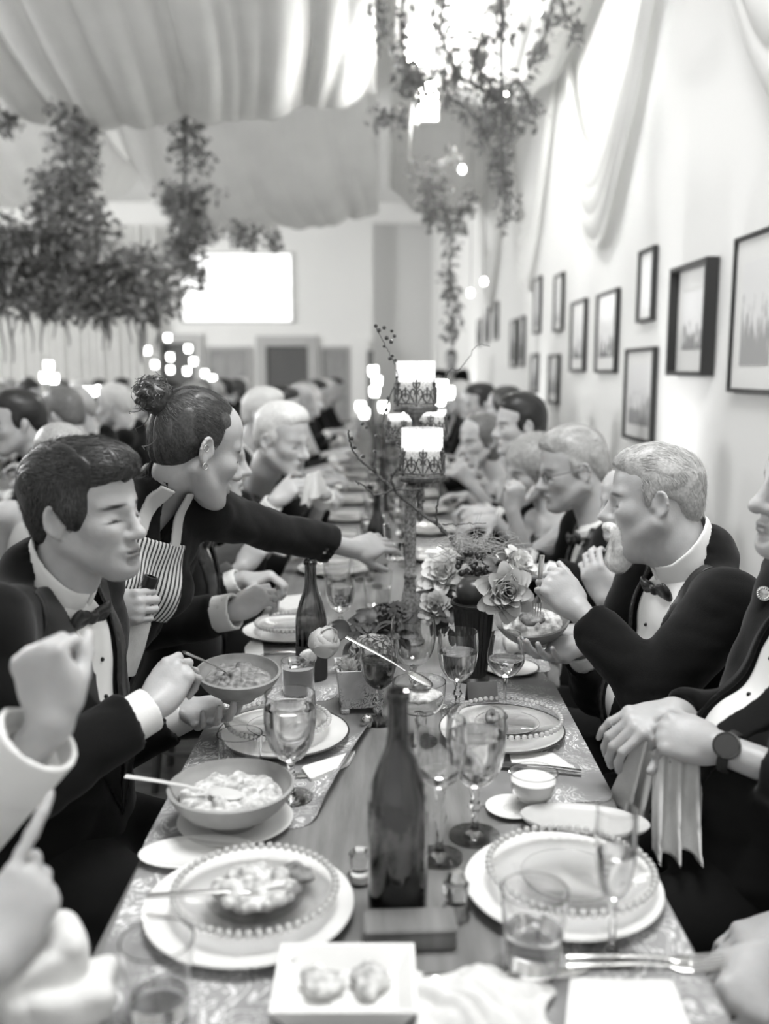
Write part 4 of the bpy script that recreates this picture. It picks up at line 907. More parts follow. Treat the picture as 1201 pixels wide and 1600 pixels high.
        zc_ = sp.get('neckline', -.13)
        d, _, _ = torso_prims(N, f, up, half, L, fat, .008, fem); d += [fn(lambda P: loc(P)[..., 2]-zc_-.25*np.abs(loc(P)[..., 1]), N, 1, .006, 'i'), wrinkle(.003, 40, seed)]
        B('dress', d, hc2, sp.get('mj', M_dress))
    elif outfit == 'shirt':
        j = list(jac)+[wrinkle(.008, 28, seed), wrinkle(.004, 60, seed+2)]+jac_cut+[fn(lambda P: (lambda l: np.maximum(np.abs(l[..., 1])-.035*(1-(-l[..., 2])/.11), -l[..., 0]))(loc(P)), TX((.06, 0, -.06)), .16, .006, 's'), neckcut]
        B('shirt', j, hc2, mj)
    # ---- trousers / skirt with legs under the table
    if sp.get('legs', True):
        pl = TX((0, 0, -L)); kn = sp.get('knee'); P = [ell(pl, (.15+fat, .165+fat*.4, .11), TR, .04)]
        for sd in (-1, 1):
            hip = TX((.02, sd*.09, -L-.01)); fw = unit(np.array((f[0], f[1], 0))); lt_ = np.array((-fw[1], fw[0], 0))
            if sp.get('stand'): K = np.array((*(hip[:2]+fw[:2]*.03), (hip[2]+.09)/2)); A = np.array((*hip[:2], .09))
            else: K = np.array((*(hip[:2]+fw[:2]*.40+lt_[:2]*sd*.03), .53)); A = np.array((*(K[:2]-fw[:2]*.03), .09))
            P += [cap(hip, K, .092, .068, .03), cap(K, A, .063, .05, .02)]
            if q >= 1:
                fo = A+fw*.06-np.array((0, 0, .05)); SR = np.stack([fw, lt_, (0, 0, 1)], 1)
                B('shoe', [ell(fo+np.array((0, 0, .02)), (.13, .047, .05), SR, .02), fn(lambda P: .004-P[..., 2], fo, 1, .004, 'i')], .016, M_satin)
        B('trousers' if not fem else 'skirt', P, .021, sp.get('ml', M_suit))
    # ---- hair
    st = sp.get('hair'); mh = sp.get('mh', H_dark)
    if st:
        X = xf(hc, HR, s); E = lambda p, r, k=.015, op='u': ell(X(p), np.asarray(r)*s, HR, k*s, op); hp = []
        if st == 'short':      # cropped sides, brushed-over top
            th = sp.get('ht', 1.)
            hp = [E((-.018, 0, .052), (.101, .081, .088*th)), E((.022, 0, .098+.01*(th-1)), (.066, .062, .042*th), .03), E((-.07, 0, -.01), (.042, .062, .055), .03), E((.006, 0, .012), (.028, .0795, .045), .02),
                  E((.117, 0, .026), (.078, .105, .068), .012, 's'), E((.075, 0, -.06), (.075, .12, .075), .012, 's')]
            for y in (-1, 1): hp += [E((-.01, y*.088, -.006), (.02, .022, .032), .006, 's')]
            hp += [E((-.07, 0, -.1), (.08, .1, .045), .015, 's')]
            flow = lambda p: (lambda l: (np.stack([np.where(l[:, 2] > .07, 1.0, -.35), .5*np.sin(l[:, 0]*30), np.where(l[:, 2] > .07, .15, -1.)], 1)) @ HR.T)((p-hc) @ HR)
        elif st == 'full':     # fuller women's hair round the head
            hp = [E((-.025, 0, .045), (.108, .092, .098)), E((-.05, 0, -.04), (.07, .088, .08), .04), E((.112, 0, -.028), (.062, .064, .088), .015, 's'), E((.075, 0, -.095), (.09, .07, .05), .02, 's')]
            flow = lambda p: (lambda l: np.stack([-.3+0*l[:, 0], .4*np.sin(l[:, 2]*60), -1+0*l[:, 0]], 1) @ HR.T)((p-hc) @ HR)
        elif st == 'fringe':   # receding, thin on top
            hp = [E((-.03, 0, .03), (.085, .08, .06)), E((-.07, 0, -.005), (.04, .06, .05), .03), E((-.03, 0, .115), (.09, .075, .055), .02, 's'), E((.1, 0, .0), (.075, .1, .1), .012, 's')]
            for y in (-1, 1): hp += [E((-.01, y*.088, -.006), (.02, .022, .032), .006, 's')]
            flow = lambda p: (lambda l: np.stack([-.7+0*l[:, 0], 0*l[:, 0], -.7+0*l[:, 0]], 1) @ HR.T)((p-hc) @ HR)
        elif st == 'swept':    # pulled back tight into a knot
            hp = [E((-.018, 0, .05), (.1, .080, .087)), E((-.06, 0, -.005), (.05, .066, .06), .03), E((.122, 0, .018), (.068, .11, .064), .01, 's'), E((.075, 0, -.065), (.085, .12, .07), .012, 's'), E((-.07, 0, -.115), (.09, .1, .05), .015, 's')]
            for y in (-1, 1): hp += [E((-.01, y*.088, -.006), (.02, .022, .032), .006, 's')]
            bun = np.array((-.115, 0, .085)); flow = lambda p: (lambda l: unit_rows(bun-l) @ HR.T)((p-hc) @ HR)
        for e in sp.get('hair_extra', []): hp.append(E(*e))
        gr = sp.get('groove', .0016); kd = unit(HR[:, 1]+.2*HR[:, 2])
        hp_d = hp+[wrinkle(gr*1.6, 150, seed+9, dirs=kd)]
        hV, hF = sdf_mesh(hp_d, (.011, .007, .0034)[q]); hV = relax(hV, hF, 1)
        ho_ = mesh_arrays('hair', hV-base, hF, mh, root)
        if q == 2 or sp.get('fuzz'):
            so = strands('hair_strands', hp, hV, hF, flow, sp.get('ms', mh), ho_, sp.get('ns', 4200), sp.get('hl', .05), sp.get('hw', .0011), sp.get('hlift', .006), seed, sp.get('curl', .0))
            so.data.transform(Matrix.Translation(-Vector(base)))
        sp['_hp'] = hp
    sp['_root'] = root; sp['_base'] = base; sp['_TR'] = TR; sp['_TX'] = TX; sp['_HR'] = HR; sp['_jac'] = base_j; sp['_loc'] = loc; sp['_X'] = xf(hc, HR, s)
    return root
def dist(a, b): return float(np.linalg.norm(np.asarray(a)-np.asarray(b)))
MIR = np.diag((1., -1., 1.))
def rep(nm, d):
    for a in d['arms']: print(nm, 'upper %.2f fore %.2f  sh-neck %.2f' % (dist(a['S'], a['E']), dist(a['E'], a['W']), dist(a['S'], d['N'])), 'head-neck %.2f' % dist(d['head'][0], d['N']))
# ---- young guest in a tuxedo, left side of the table
HA = head_at(84, 815, 1.60, (.93, -.30, .0), (-.03, 0, 1), .945, -1)
N = D(90, 908, 1.70)
W_r = D(240, 1104, 1.70); S_r = N+np.array((-.05, -.19, -.03)); E_r = D(52, 1222, 1.55)
W_l = D(298, 1108, 1.94); S_l = N+np.array((.0, .18, -.03)); E_l = D(160, 1180, 1.92)
ym = dict(head=HA, N=N, f=(1, -.2, -.1), up=(.04, 0, 1), half=.19, V=.44, w0=.078, hair='short', mh=H_dark, ht=.98, s=.945, seed=4, ch=.06,
    ho=dict(skin=.44, brow=.03, stubble=.72, neck=.058, jaw=1.04, nose=.82), hl=.055, ns=7000, hlift=.007, lw=.085, groove=.0026,
    hair_extra=[((.045, 0, .096), (.055, .058, .026), .045), ((-.05, 0, .064), (.068, .077, .062), .05), ((.02, 0, .022), (.02, .0775, .034), .03)], ms=H_darks, hw=.0014,
    arms=[dict(S=S_r, E=E_r, W=W_r, R=frame(D(288, 1035, 1.76)-W_r, (-.1, -.75, .65)), hand=dict(curl=((.75, 1.1, .5), (.95, 1.2, .6), (1.1, 1.2, .6), (1.15, 1.2, .6)), thumb=(.75, .45, -.5), tbend=.5), sleeve=.05, cl=.042, cr=.038, wr=.057),
          dict(S=S_l, E=E_l, W=W_l, R=frame((.62, -.75, .05), (.15, .1, -1)) @ MIR, hand=dict(curl=((.35, .5, .3), (.3, .45, .3), (.3, .45, .3), (.35, .5, .3)), spread=.12, thumb=(.45, .85, -.1)))])
rep('YM', ym)
person('person', 'dark haired guest in tuxedo and bow tie eating from a held salad bowl', ym)
# ---- server leaning in with a bottle
HA = head_at(322, 704, 2.06, (.78, .52, -.34), (.3, .2, .9), 1.02, -1); N = D(262, 770, 2.17)
ua = unit((.50, -.1, .86)); fa = unit((.60, -.72, -.25))
lat = unit(np.cross(ua, fa-ua*np.dot(fa, ua)))
S_l = N+lat*.14+ua*(-.02); S_r = N-lat*.15+ua*(-.035)
E_l = D(415, 826, 2.40); W_l = D(552, 858, 2.55)
E_r = D(98, 905, 2.16); W_r = D(164, 960, 2.06)
wt = dict(head=HA, N=N, f=fa, up=ua, half=.16, female=True, outfit='shirt', mj=M_black, ml=M_suit, hair='swept', mh=H_brown, s=1.02, seed=11, legs=False, sr=.043,
    ho=dict(skin=.42, brow=.06, neck=.042, nkf=.45, lids=False, jaw=.93, nose=.9), ns=5200, hl=.085, hlift=.0015, hw=.0010, groove=.0012,
    arms=[dict(S=S_l, E=E_l, W=W_l, th=.92, R=frame(D(606, 845, 2.63)-W_l, (-.25, -.8, .45)) @ MIR, hs=.98, hand=dict(curl=((.2, .35, .2), (.25, .4, .2), (.3, .4, .25), (.3, .4, .25)), thumb=(.8, .5, -.5)), sleeve=.075, wr=.05),
          dict(S=S_r, E=E_r, W=W_r, th=.92, R=frame(D(216, 948, 2.04)-W_r, (.05, -.95, .3)), hs=1.0, hand=dict(curl=((1.3, 1.4, .8),)*4, thumb=(.7, .45, -.7)), sleeve=.05)])
rep('WT', wt)
sv = person('person', 'server with hair in a bun leaning over the table reaching for a glass', wt, 'person')
b_ = wt['_base']; X = wt['_X']
# curly knot of hair
g = np.random.default_rng(3); bc = X((-.135, .0, .085)); bp_ = [ell(bc, (.035, .034, .033), k=.01), ell(X((-.115, 0, .075)), (.03, .035, .035), k=.01)]
for _ in range(26):
    v = unit(g.normal(size=3)); bp_.append(ell(bc+v*.03, np.array((.015, .012, .008))*g.uniform(.7, 1.1), rotz(g.uniform(0, 3)) @ rotx(g.uniform(0, 3)), k=.004))
bun = blob('hair_bun', bp_, .003, H_brown, sv, 1, origin=b_)
cl = MB()
for _ in range(170):
    v = unit(g.normal(size=3)+np.array((-.3, 0, 0))); p0 = bc+v*.03; ax1 = unit(np.cross(v, g.normal(size=3))); ax2 = np.cross(v, ax1); rr = g.uniform(.004, .011); t = np.linspace(0, g.uniform(3, 8), 12); L_ = g.uniform(.004, .02)
    cl.tube([p0+v*(L_*k/11)+rr*((np.cos(tt)-1)*ax1+np.sin(tt)*ax2) for k, tt in enumerate(t)]-b_, np.linspace(.0011, .0005, 12), 4, False)
for (q0, dl) in (((-.12, -.05, .0), (-.02, -.01, -.045)), ((-.15, -.02, .06), (-.03, 0, -.04)), ((-.13, .01, .045), (-.01, 0, -.06))):
    p0 = X(q0); d_ = wt['_HR'] @ np.array(dl); cl.tube([p0+d_*t+np.array((.008*math.sin(t*7), 0, .006*math.cos(t*7))) for t in np.linspace(0, 1, 14)]-b_, .0012, 4, False)
tag(cl.build('bun_curls', H_brown, bun), kind='stuff')
# earrings
for q0 in ((-.018, -.094, .004), (-.006, -.088, -.034)):
    p0 = X(q0)-b_; MB().tube([p0+.007*np.array((math.cos(a)*.6, math.cos(a)*.8, math.sin(a))) for a in np.linspace(0, 6.28, 16)], .0013, 6, False).build('earring', M_silver, sv)
# apron: neck strap and striped bib, as shells over the black shirt
def stripes(name, axis, freq):
    m = mat(name, .8, .85); nt = m.node_tree; tc = nt.nodes.new('ShaderNodeTexCoord'); dt = nt.nodes.new('ShaderNodeVectorMath'); dt.operation = 'DOT_PRODUCT'; dt.inputs[1].default_value = tuple(axis)
    nt.links.new(tc.outputs['Object'], dt.inputs[0]); mu = nt.nodes.new('ShaderNodeMath'); mu.operation = 'MULTIPLY'; mu.inputs[1].default_value = freq; nt.links.new(dt.outputs['Value'], mu.inputs[0])
    fr = nt.nodes.new('ShaderNodeMath'); fr.operation = 'FRACT'; nt.links.new(mu.outputs[0], fr.inputs[0]); gt = nt.nodes.new('ShaderNodeMath'); gt.operation = 'GREATER_THAN'; gt.inputs[1].default_value = .58; nt.links.new(fr.outputs[0], gt.inputs[0])
    mx = nt.nodes.new('ShaderNodeMix'); mx.data_type = 'RGBA'; mx.inputs[6].default_value = (.78, .78, .77, 1); mx.inputs[7].default_value = (.05, .05, .05, 1); nt.links.new(gt.outputs[0], mx.inputs[0]); nt.links.new(mx.outputs[2], nt.nodes['Principled BSDF'].inputs['Base Color']); return m
jw, lw_ = wt['_jac'], wt['_loc']; TRw = wt['_TR']; M_stripe = stripes('apron_stripe', TRw[:, 1], 105)
def bib(P):
    l = lw_(P); t = -l[..., 2]; d = seval(jw, P); return np.maximum(np.maximum(np.abs(d-.007)-.004, np.abs(l[..., 1]+.02)-(.08+.12*np.clip(t-.1, 0, 1))), np.maximum(np.maximum(.085-t, t-.27), -l[..., 0]))
blob('apron_bib', [fn(bib, wt['_TX']((.1, -.02, -.3)), .26, .002)], .004, M_stripe, sv, 1, origin=b_)
for sd in (-1, 1):
    def strap(P, sd=sd):
        l = lw_(P); t = -l[..., 2]; d = seval(jw, P); return np.maximum(np.maximum(np.abs(d-.006)-.0045, np.abs(l[..., 1]-(-.02+sd*(.036+.12*t)))-.014), np.maximum(t-.105, np.maximum(-l[..., 0]-.06, -t-.04)))
    blob('apron_strap', [fn(strap, wt['_TX']((.05, -.02+sd*.07, -.06)), .17, .002)], .0035, mat('apron_cotton', .6, .9), sv, 1, origin=b_)
# server's standing legs, behind the chairs
pl = wt['_TX']((0, 0, -.52)); P = [ell(pl, (.15, .165, .14), k=.04)]
for sd in (-1, 1):
    hip = pl+np.array((-.03, sd*.09, -.03)); K = np.array((hip[0]-.05, hip[1], .5)); A = np.array((hip[0]-.06, hip[1], .09)); P += [cap(hip, K, .085, .062, .03), cap(K, A, .06, .05, .02)]
    blob('shoe', [ell(A+np.array((.06, 0, -.04)), (.125, .045, .05), None, .02), fn(lambda P: .004-P[..., 2], A, 1, .004, 'i')], .01, M_satin, sv, 1, origin=b_)
blob('trousers', P, .014, M_suit, sv, 1, origin=b_)
# bottle wrapped in a napkin, held
q0 = D(236, 903, 2.075); q1 = D(196, 1010, 2.085); ax = unit(q0-q1); Rb = frame(ax, (0, -1, 0)); Rl = np.stack([Rb[:, 1], Rb[:, 2], Rb[:, 0]], 1)
bo = thing('held_bottle', 'wine bottle wrapped in white napkin gripped by the server', 'bottle', q0-ax*.28)
MB().lathe(shell(cr([(.034, 0, 0), (.036, .006, 0), (.036, .14, 0), (.03, .18, 0), (.0145, .225, 0), (.0135, .28, 0)], 5)[:, :2], .003), 32, R=Rl).build('bottle_body', G_bottle, bo)
MB().lathe([(.0138, .258), (.0165, .26), (.0165, .283), (.011, .284), (.011, .25), (.0138, .25)], 24, R=Rl).build('bottle_lip', mat('black_plastic', .015, .3), bo)
MB().lathe([(.041, .06), (.040, .12), (.034, .175), (.0175, .215), (.0155, .25), (.0175, .252), (.0195, .217), (.036, .178), (.042, .12), (.043, .06), (.041, .06)], 28, R=Rl).build('napkin_wrap', M_linen, bo)
# ---- bearded guest in a tuxedo, right side
HA = head_at(1032, 788, 2.06, (-.955, .24, -.08), (-.1, .1, .98), .97, 1); N = D(1070, 874, 2.14)
S_l = N+np.array((.03, -.20, -.06)); S_r = N+np.array((.0, .20, -.03))
E_l = D(1018, 1078, 1.96); W_l = D(903, 953, 2.06); E_r = D(935, 1075, 2.30); W_r = D(905, 1008, 2.2)
om = dict(head=HA, N=N, f=(-1, -.18, -.12), up=(-.10, 0, 1), half=.205, fat=.06, V=.46, w0=.105, hair='short', mh=H_grey, ht=.95, s=.97, seed=21, ch=.072,
    ho=dict(skin=.44, brow=.16, stubble=1.25, neck=.066, fat=.009, nose=1.08), ns=4500, hl=.022, hlift=.005, lw=.055,
    arms=[dict(S=S_l, E=E_l, W=W_l, th=1.2, R=frame(D(858, 905, 2.08)-W_l, (.1, -.85, .35)) @ MIR, hs=1.0, hand=dict(curl=((1.15, 1.35, .7), (1.25, 1.4, .7), (1.25, 1.4, .7), (1.25, 1.4, .7)), thumb=(.8, .4, -.45), tbend=.6), sleeve=.03, cuff=False, wr=.048),
          dict(S=S_r, E=E_r, W=W_r, th=1.2, R=frame((-.75, -.6, -.1), (.1, .1, -1)), hs=1.0, hand=dict(curl=((.35, .5, .3),)*4, spread=.1, thumb=(.5, .8, .1)))])
rep('OM', om)
pm_ = person('person', 'bearded grey haired guest in tuxedo holding a bowl and fork', om)
b_ = om['_base']; X = om['_X']; HR = om['_HR']; s_ = .97
bd = [ell(X((.072, 0, -.104)), np.array((.038, .043, .036))*s_, HR, .02), ell(X((.088, 0, -.135)), np.array((.028, .03, .03))*s_, HR, .02), ell(X((.105, 0, -.052)), np.array((.016, .034, .012))*s_, HR, .01), ell(X((.085, .033, -.075)), np.array((.018, .012, .028))*s_, HR, .012), ell(X((.085, -.033, -.075)), np.array((.018, .012, .028))*s_, HR, .012), ell(X((.112, 0, -.069)), np.array((.02, .018, .005))*s_, HR, .006, 's')]
bv, bf = sdf_mesh(bd+[wrinkle(.002, 160, 5)], .003); H_beard = hair_mat('beard_white', .85, .15); bro = mesh_arrays('beard', bv-b_, bf, H_beard, pm_)
so = strands('beard_strands', bd, bv, bf, lambda p: np.tile(HR @ np.array((.5, 0, -1)), (len(p), 1)), H_beard, bro, 1600, .03, .001, .006, 3); so.data.transform(Matrix.Translation(-Vector(b_)))
# ---- guest with a wrist watch at the right
HA = head_at(1338, 780, 1.52, (-.98, -.10, .06), (0.05, 0, 1), 1., 1); N = D(1325, 925, 1.60)
S_l = N+np.array((.0, -.19, -.03)); S_r = N+np.array((.0, .19, -.03))
E_l = D(1262, 1222, 1.46); W_l = D(1118, 1166, 1.555); E_r = D(1150, 1150, 1.80); W_r = D(1052, 1112, 1.68)
wm = dict(head=HA, N=N, f=(-1, .02, .12), up=(.18, 0, 1), half=.2, fat=.05, V=.52, w0=.085, hair='short', mh=H_mid, s=1.0, seed=31, lw=.06, outfit='suit', tie=False,
    ho=dict(skin=.42, brow=.08, neck=.06, fat=.006), ns=2500,
    arms=[dict(S=S_l, E=E_l, W=W_l, R=frame(D(1050, 1150, 1.595)-W_l, (.0, -.75, .65)) @ MIR, hand=dict(curl=((.9, 1.1, .5), (1.0, 1.15, .5), (1.05, 1.2, .5), (1.1, 1.2, .5)), thumb=(.85, .45, -.4)), sleeve=.085, cuff=False, wr=.046, th=1.1),
          dict(S=S_r, E=E_r, W=W_r, R=frame(D(1002, 1128, 1.66)-W_r, (-.2, -.45, .85)), hand=dict(curl=((.55, .8, .4), (.65, .8, .4), (.6, .8, .4), (.4, .55, .3)), thumb=(.7, .6, -.3)), sleeve=.02, cuff=False, wr=.042, th=1.1)])
rep('WM', wm)
pw = person('person', 'guest in a dark jacket with a watch, wiping hands on a napkin', wm)
b_ = wm['_base']; ax = unit(np.asarray(W_l)-np.asarray(E_l)); wc = np.asarray(W_l)-ax*.025; Rw = frame(ax, (0., -.8, .6))
sb_ = MB(); sb_.tube([wc-b_+.033*(math.cos(a)*Rw[:, 1]*1.05+math.sin(a)*Rw[:, 2]*.86) for a in np.linspace(0, 6.2832, 33)], .009, 8, False, flat=.3)
w_ = thing('wrist_watch', 'round dark faced wrist watch with leather strap on the guest', 'watch', wc); sb2 = sb_.build('watch_strap', mat('black_leather', .02, .6), w_); sb2.data.transform(Matrix.Translation(Vector(b_-wc)))
nrm = unit(Rw[:, 2]*.9+Rw[:, 1]*.15); Rf = np.stack([Rw[:, 0], np.cross(nrm, Rw[:, 0]), nrm], 1)
MB().lathe([(0, .024), (.021, .024), (.0225, .027), (.0225, .034), (.020, .0355), (.0195, .034), (0, .034)], 36, R=Rf).build('watch_case', mat('gun_metal', .12, .25, metal=1), w_); MB().lathe([(0, .0342), (.0193, .0342), (.0193, .0346), (0, .0349)], 36, R=Rf).build('watch_face', mat('watch_dial', .05, .15), w_)
# napkin in the hands
def nap(c0, c1, lo0, lo1, zl, seed, lab, n=7.):
    g = np.random.default_rng(seed); ph = g.uniform(0, 6)
    def f_(u, v):
        top = np.asarray(c0)+(np.asarray(c1)-np.asarray(c0))*u[..., None]; bot = np.asarray(lo0)+(np.asarray(lo1)-np.asarray(lo0))*u[..., None]
        P = top+(bot-top)*v[..., None]; w_ = np.abs(np.sin(u*n+ph+.5*v))-.5
        P[..., 1] += .045*w_*(.25+v)*1.; P[..., 0] += .008*np.sin(u*17+ph)*v; P[..., 2] += .004*np.sin(u*9+ph)*v
        return P[..., 0], P[..., 1], P[..., 2]
    o = MB().grid(f_, 60, 30).build('napkin', M_linen, None, angle=180); md = o.modifiers.new('thick', 'SOLIDIFY'); md.thickness = .003; return tag(o, lab, 'napkin')
nap(D(1022, 1172, 1.615), D(1098, 1190, 1.60), D(1018, 1342, 1.57), D(1104, 1345, 1.54), 0, 2, 'white napkin hanging straight from the watch wearing hands', 9)
nap(D(1000, 1150, 1.64), D(1040, 1165, 1.62), D(962, 1250, 1.68), D(1012, 1310, 1.63), 0, 5, 'creased white napkin corner spreading from the wiping hands', 6)
# medal at the collar
def hit(px, py, prims, z0):
    z = z0
    for _ in range(200):
        d = seval(prims, D(px, py, z)[None])[0]
        if d < .001: break
        z += min(max(d*.7, .002), .02)
    return D(px, py, z)
md_ = thing('medal', 'round silver medal hanging at the collar of the watch wearer', 'medal', hit(1196, 926, wm['_jac'], 1.2)-np.array((.004, .004, 0))); Rm = frame((0, 0, 1), (-.6, -.8, 0)); Rm = np.stack([Rm[:, 0], Rm[:, 1], Rm[:, 2]], 1)
MB().lathe([(0, 0), (.012, 0), (.014, .002), (.014, .004), (0, .006)], 28, R=Rm).build('medal_disc', M_silver, md_)
bb = MB()
for i in range(16): a = i*math.pi/8; bb.ball(Rm @ np.array((.0105*math.cos(a), .0105*math.sin(a), .005)), .0021, 8)
bb.build('medal_beads', M_silver, md_)
# ---- cuff-adjusting guest, mostly out of the frame at the left
N = np.array((-.86, .98, 1.20)); S_r = N+np.array((.02, -.19, -.04)); S_l = N+np.array((.02, .19, -.04))
W_l = D(82, 1128, 1.16); E_l = D(-120, 1370, 1.22); W_r = D(-18, 1505, 1.00); E_r = np.array((-.70, .68, .86))
fl_ = dict(head=((-.80, .99, 1.39), (.9, .3, -.3), (.2, 0, 1)), N=N, f=(1, .05, -.1), up=(.12, 0, 1), q=1, outfit='shirt', mj=M_shirt, hair='short', mh=H_brown, seed=51, ho=dict(skin=.45, brow=.05, neck=.056),
    arms=[dict(S=S_l, E=E_l, W=W_l, R=frame(D(48, 958, 1.16)-W_l, (-.15, -1, .1)) @ MIR, hand=dict(curl=((1.5, 1.5, .9),)*4, thumb=(.75, .1, -.75), tbend=.3), sleeve=.055, cuff=False, wr=.052),
          dict(S=S_r, E=E_r, W=W_r, R=frame(D(52, 1385, 1.05)-W_r, (.35, -.9, .2)), hand=dict(curl=((-.1, .15, .1), (1.0, 1.1, .5), (1.1, 1.2, .5), (1.2, 1.2, .5)), thumb=(.75, .5, -.5)), sleeve=.02, cuff=False, wr=.048)])
rep('FL', fl_)
pf = person('person', 'guest in white shirt sleeves adjusting a cuff with raised fist', fl_)
ax = unit(W_l-E_l); c0 = W_l-ax*.10; b_ = fl_['_base']
def cuf(P):
    p = P-c0; z = p @ ax; rho = np.sqrt(((p-z[..., None]*ax)**2).sum(-1)); a_ = np.arctan2(p[..., 0], -p[..., 1]); return np.maximum(np.abs(rho-.047-.006*np.cos(a_*1.-.6))-.004, np.maximum(-z, z-.075))
blob('french_cuff', [fn(cuf, c0+ax*.04, .09, .002)], .0035, M_shirt, pf, 1, origin=b_)
# folded napkin on that guest's lap edge
o = blob('lap_napkin', [rbox((0, 0, 0), (.055, .04, .022), .014, rotz(.5) @ roty(-.35), .01), rbox((.03, -.01, -.03), (.06, .04, .02), .012, rotz(.2), .01), wrinkle(.005, 60, 8)], .004, M_linen); o.location = tuple(D(58, 1505, 1.06)); tag(o, 'folded white napkin held at the lap of shirt sleeved guest', 'napkin')
# ---- bare forearm guest at the near right corner
N = np.array((.80, 1.02, 1.12)); S_l = N+np.array((-.0, -.17, -.05)); S_r = N+np.array((-.0, .17, -.05))
W_l = D(1222, 1492, 1.22); E_l = np.array((.66, .96, .84)); W_r = D(1240, 1440, 1.42); E_r = np.array((.78, 1.26, .86))
fr_ = dict(head=((.78, 1.02, 1.32), (-.95, .2, -.1), (0, 0, 1)), N=N, f=(-1, 0, 0), up=(.0, 0, 1), q=1, half=.165, female=True, decollete=True, outfit='dress', neckline=-.12, mj=M_pale, ml=M_pale, hair='full', mh=H_blond, seed=61, ho=dict(skin=.46, neck=.048),
    arms=[dict(S=S_l, E=E_l, W=W_l, bare=True, R=frame(D(1176, 1548, 1.20)-W_l, (-.1, -.6, .8)) @ MIR, hand=dict(curl=((.4, .7, .4), (.5, .8, .4), (.55, .8, .4), (.5, .8, .4)), thumb=(.8, .5, -.2))),
          dict(S=S_r, E=E_r, W=W_r, bare=True, R=frame((-1, -.2, -.3), (0, 0, 1)), hand=dict(curl=RELAX))])
person('person', 'guest with a bare forearm resting by the near table corner', fr_)
# ---- guest beside the server, hand in white cuff over the plate
HA = head_at(318, 722, 2.67, (.98, .05, -.1), (0, 0, 1), .96, -1); N = D(290, 822, 2.75); S_r = N+np.array((0, -.18, -.03)); S_l = N+np.array((0, .18, -.03))
W_r = D(366, 955, 2.46); E_r = D(228, 980, 2.54); W_l = D(380, 905, 2.86); E_l = D(265, 950, 2.9)
nb = dict(head=HA, N=N, f=(1, .05, -.1), up=(.06, 0, 1), q=1, hair='fringe', mh=H_white, s=.96, seed=71, ho=dict(skin=.46, brow=.3), half=.19, V=.4, w0=.06,
    arms=[dict(S=S_r, E=E_r, W=W_r, R=frame(D(408, 932, 2.50)-W_r, (.1, -.55, .8)), hand=dict(curl=((.5, .8, .4), (.6, .8, .4), (.7, .9, .4), (.8, .9, .5)), thumb=(.8, .5, -.35)), sleeve=.055, cl=.06, cr=.045, wr=.058, th=1.1),
          dict(S=S_l, E=E_l, W=W_l, R=frame((1, .0, .1), (0, 0, 1)) @ MIR, hand=dict(curl=GRIP))])
person('person', 'guest half hidden by the server, white cuffed hand over the table', nb)
# ---- guest in grey jacket with raised fist
HA = head_at(305, 690, 3.2, (.95, .2, -.1), (0, 0, 1), .96, -1); N = D(290, 775, 3.3); S_r = N+np.array((0, -.18, -.03)); S_l = N+np.array((0, .18, -.03))
W_r = D(378, 886, 3.12); E_r = D(318, 935, 3.1); W_l = D(410, 850, 3.44); E_l = D(315, 890, 3.43)
p3 = dict(head=HA, N=N, f=(1, -.1, -.1), up=(.08, 0, 1), q=1, hair='full', mh=H_mid, s=.95, seed=75, ho=dict(skin=.44), half=.175, V=.34, outfit='suit', mj=M_grey,
    arms=[dict(S=S_r, E=E_r, W=W_r, R=frame(D(408, 852, 3.14)-W_r, (-.2, -.9, .3)), hand=dict(curl=((.9, 1.1, .5),)*4, thumb=(.8, .4, -.5)), sleeve=.03, cuff=False, wr=.044),
          dict(S=S_l, E=E_l, W=W_l, R=frame((1, 0, .1), (0, 0, 1)) @ MIR, hand=dict(curl=GRIP), cuff=False)])
person('person', 'guest in grey jacket with a lifted fist seen under the reaching arm', p3)
# ---- white haired guest eating
HA = head_at(414, 690, 3.55, (.82, -.50, -.22), (.1, -.1, 1), 1.08, -1); N = D(402, 770, 3.8); S_r = N+np.array((-.06, -.17, -.03)); S_l = N+np.array((.06, .17, -.03))
W_r = D(430, 782, 3.49); E_r = D(380, 848, 3.58); W_l = D(508, 770, 3.62); E_l = D(485, 828, 3.83)
p4 = dict(head=HA, N=N, f=(.9, -.4, -.1), up=(.35, -.05, .95), q=1, hair='short', mh=H_white, s=1.08, seed=81, ho=dict(skin=.5, brow=.5, fat=.006), half=.185, V=.36,
    arms=[dict(S=S_r, E=E_r, W=W_r, R=frame(D(470, 752, 3.51)-W_r, (.0, -.7, .7)), hand=dict(curl=GRIP, thumb=(.8, .5, -.3)), sleeve=.04),
          dict(S=S_l, E=E_l, W=W_l, R=frame((-.6, -.6, .4), (0, -.6, .8)) @ MIR, hand=dict(curl=GRIP), sleeve=.04)])
person('person', 'white haired guest in a tuxedo bringing food up with a napkin', p4)
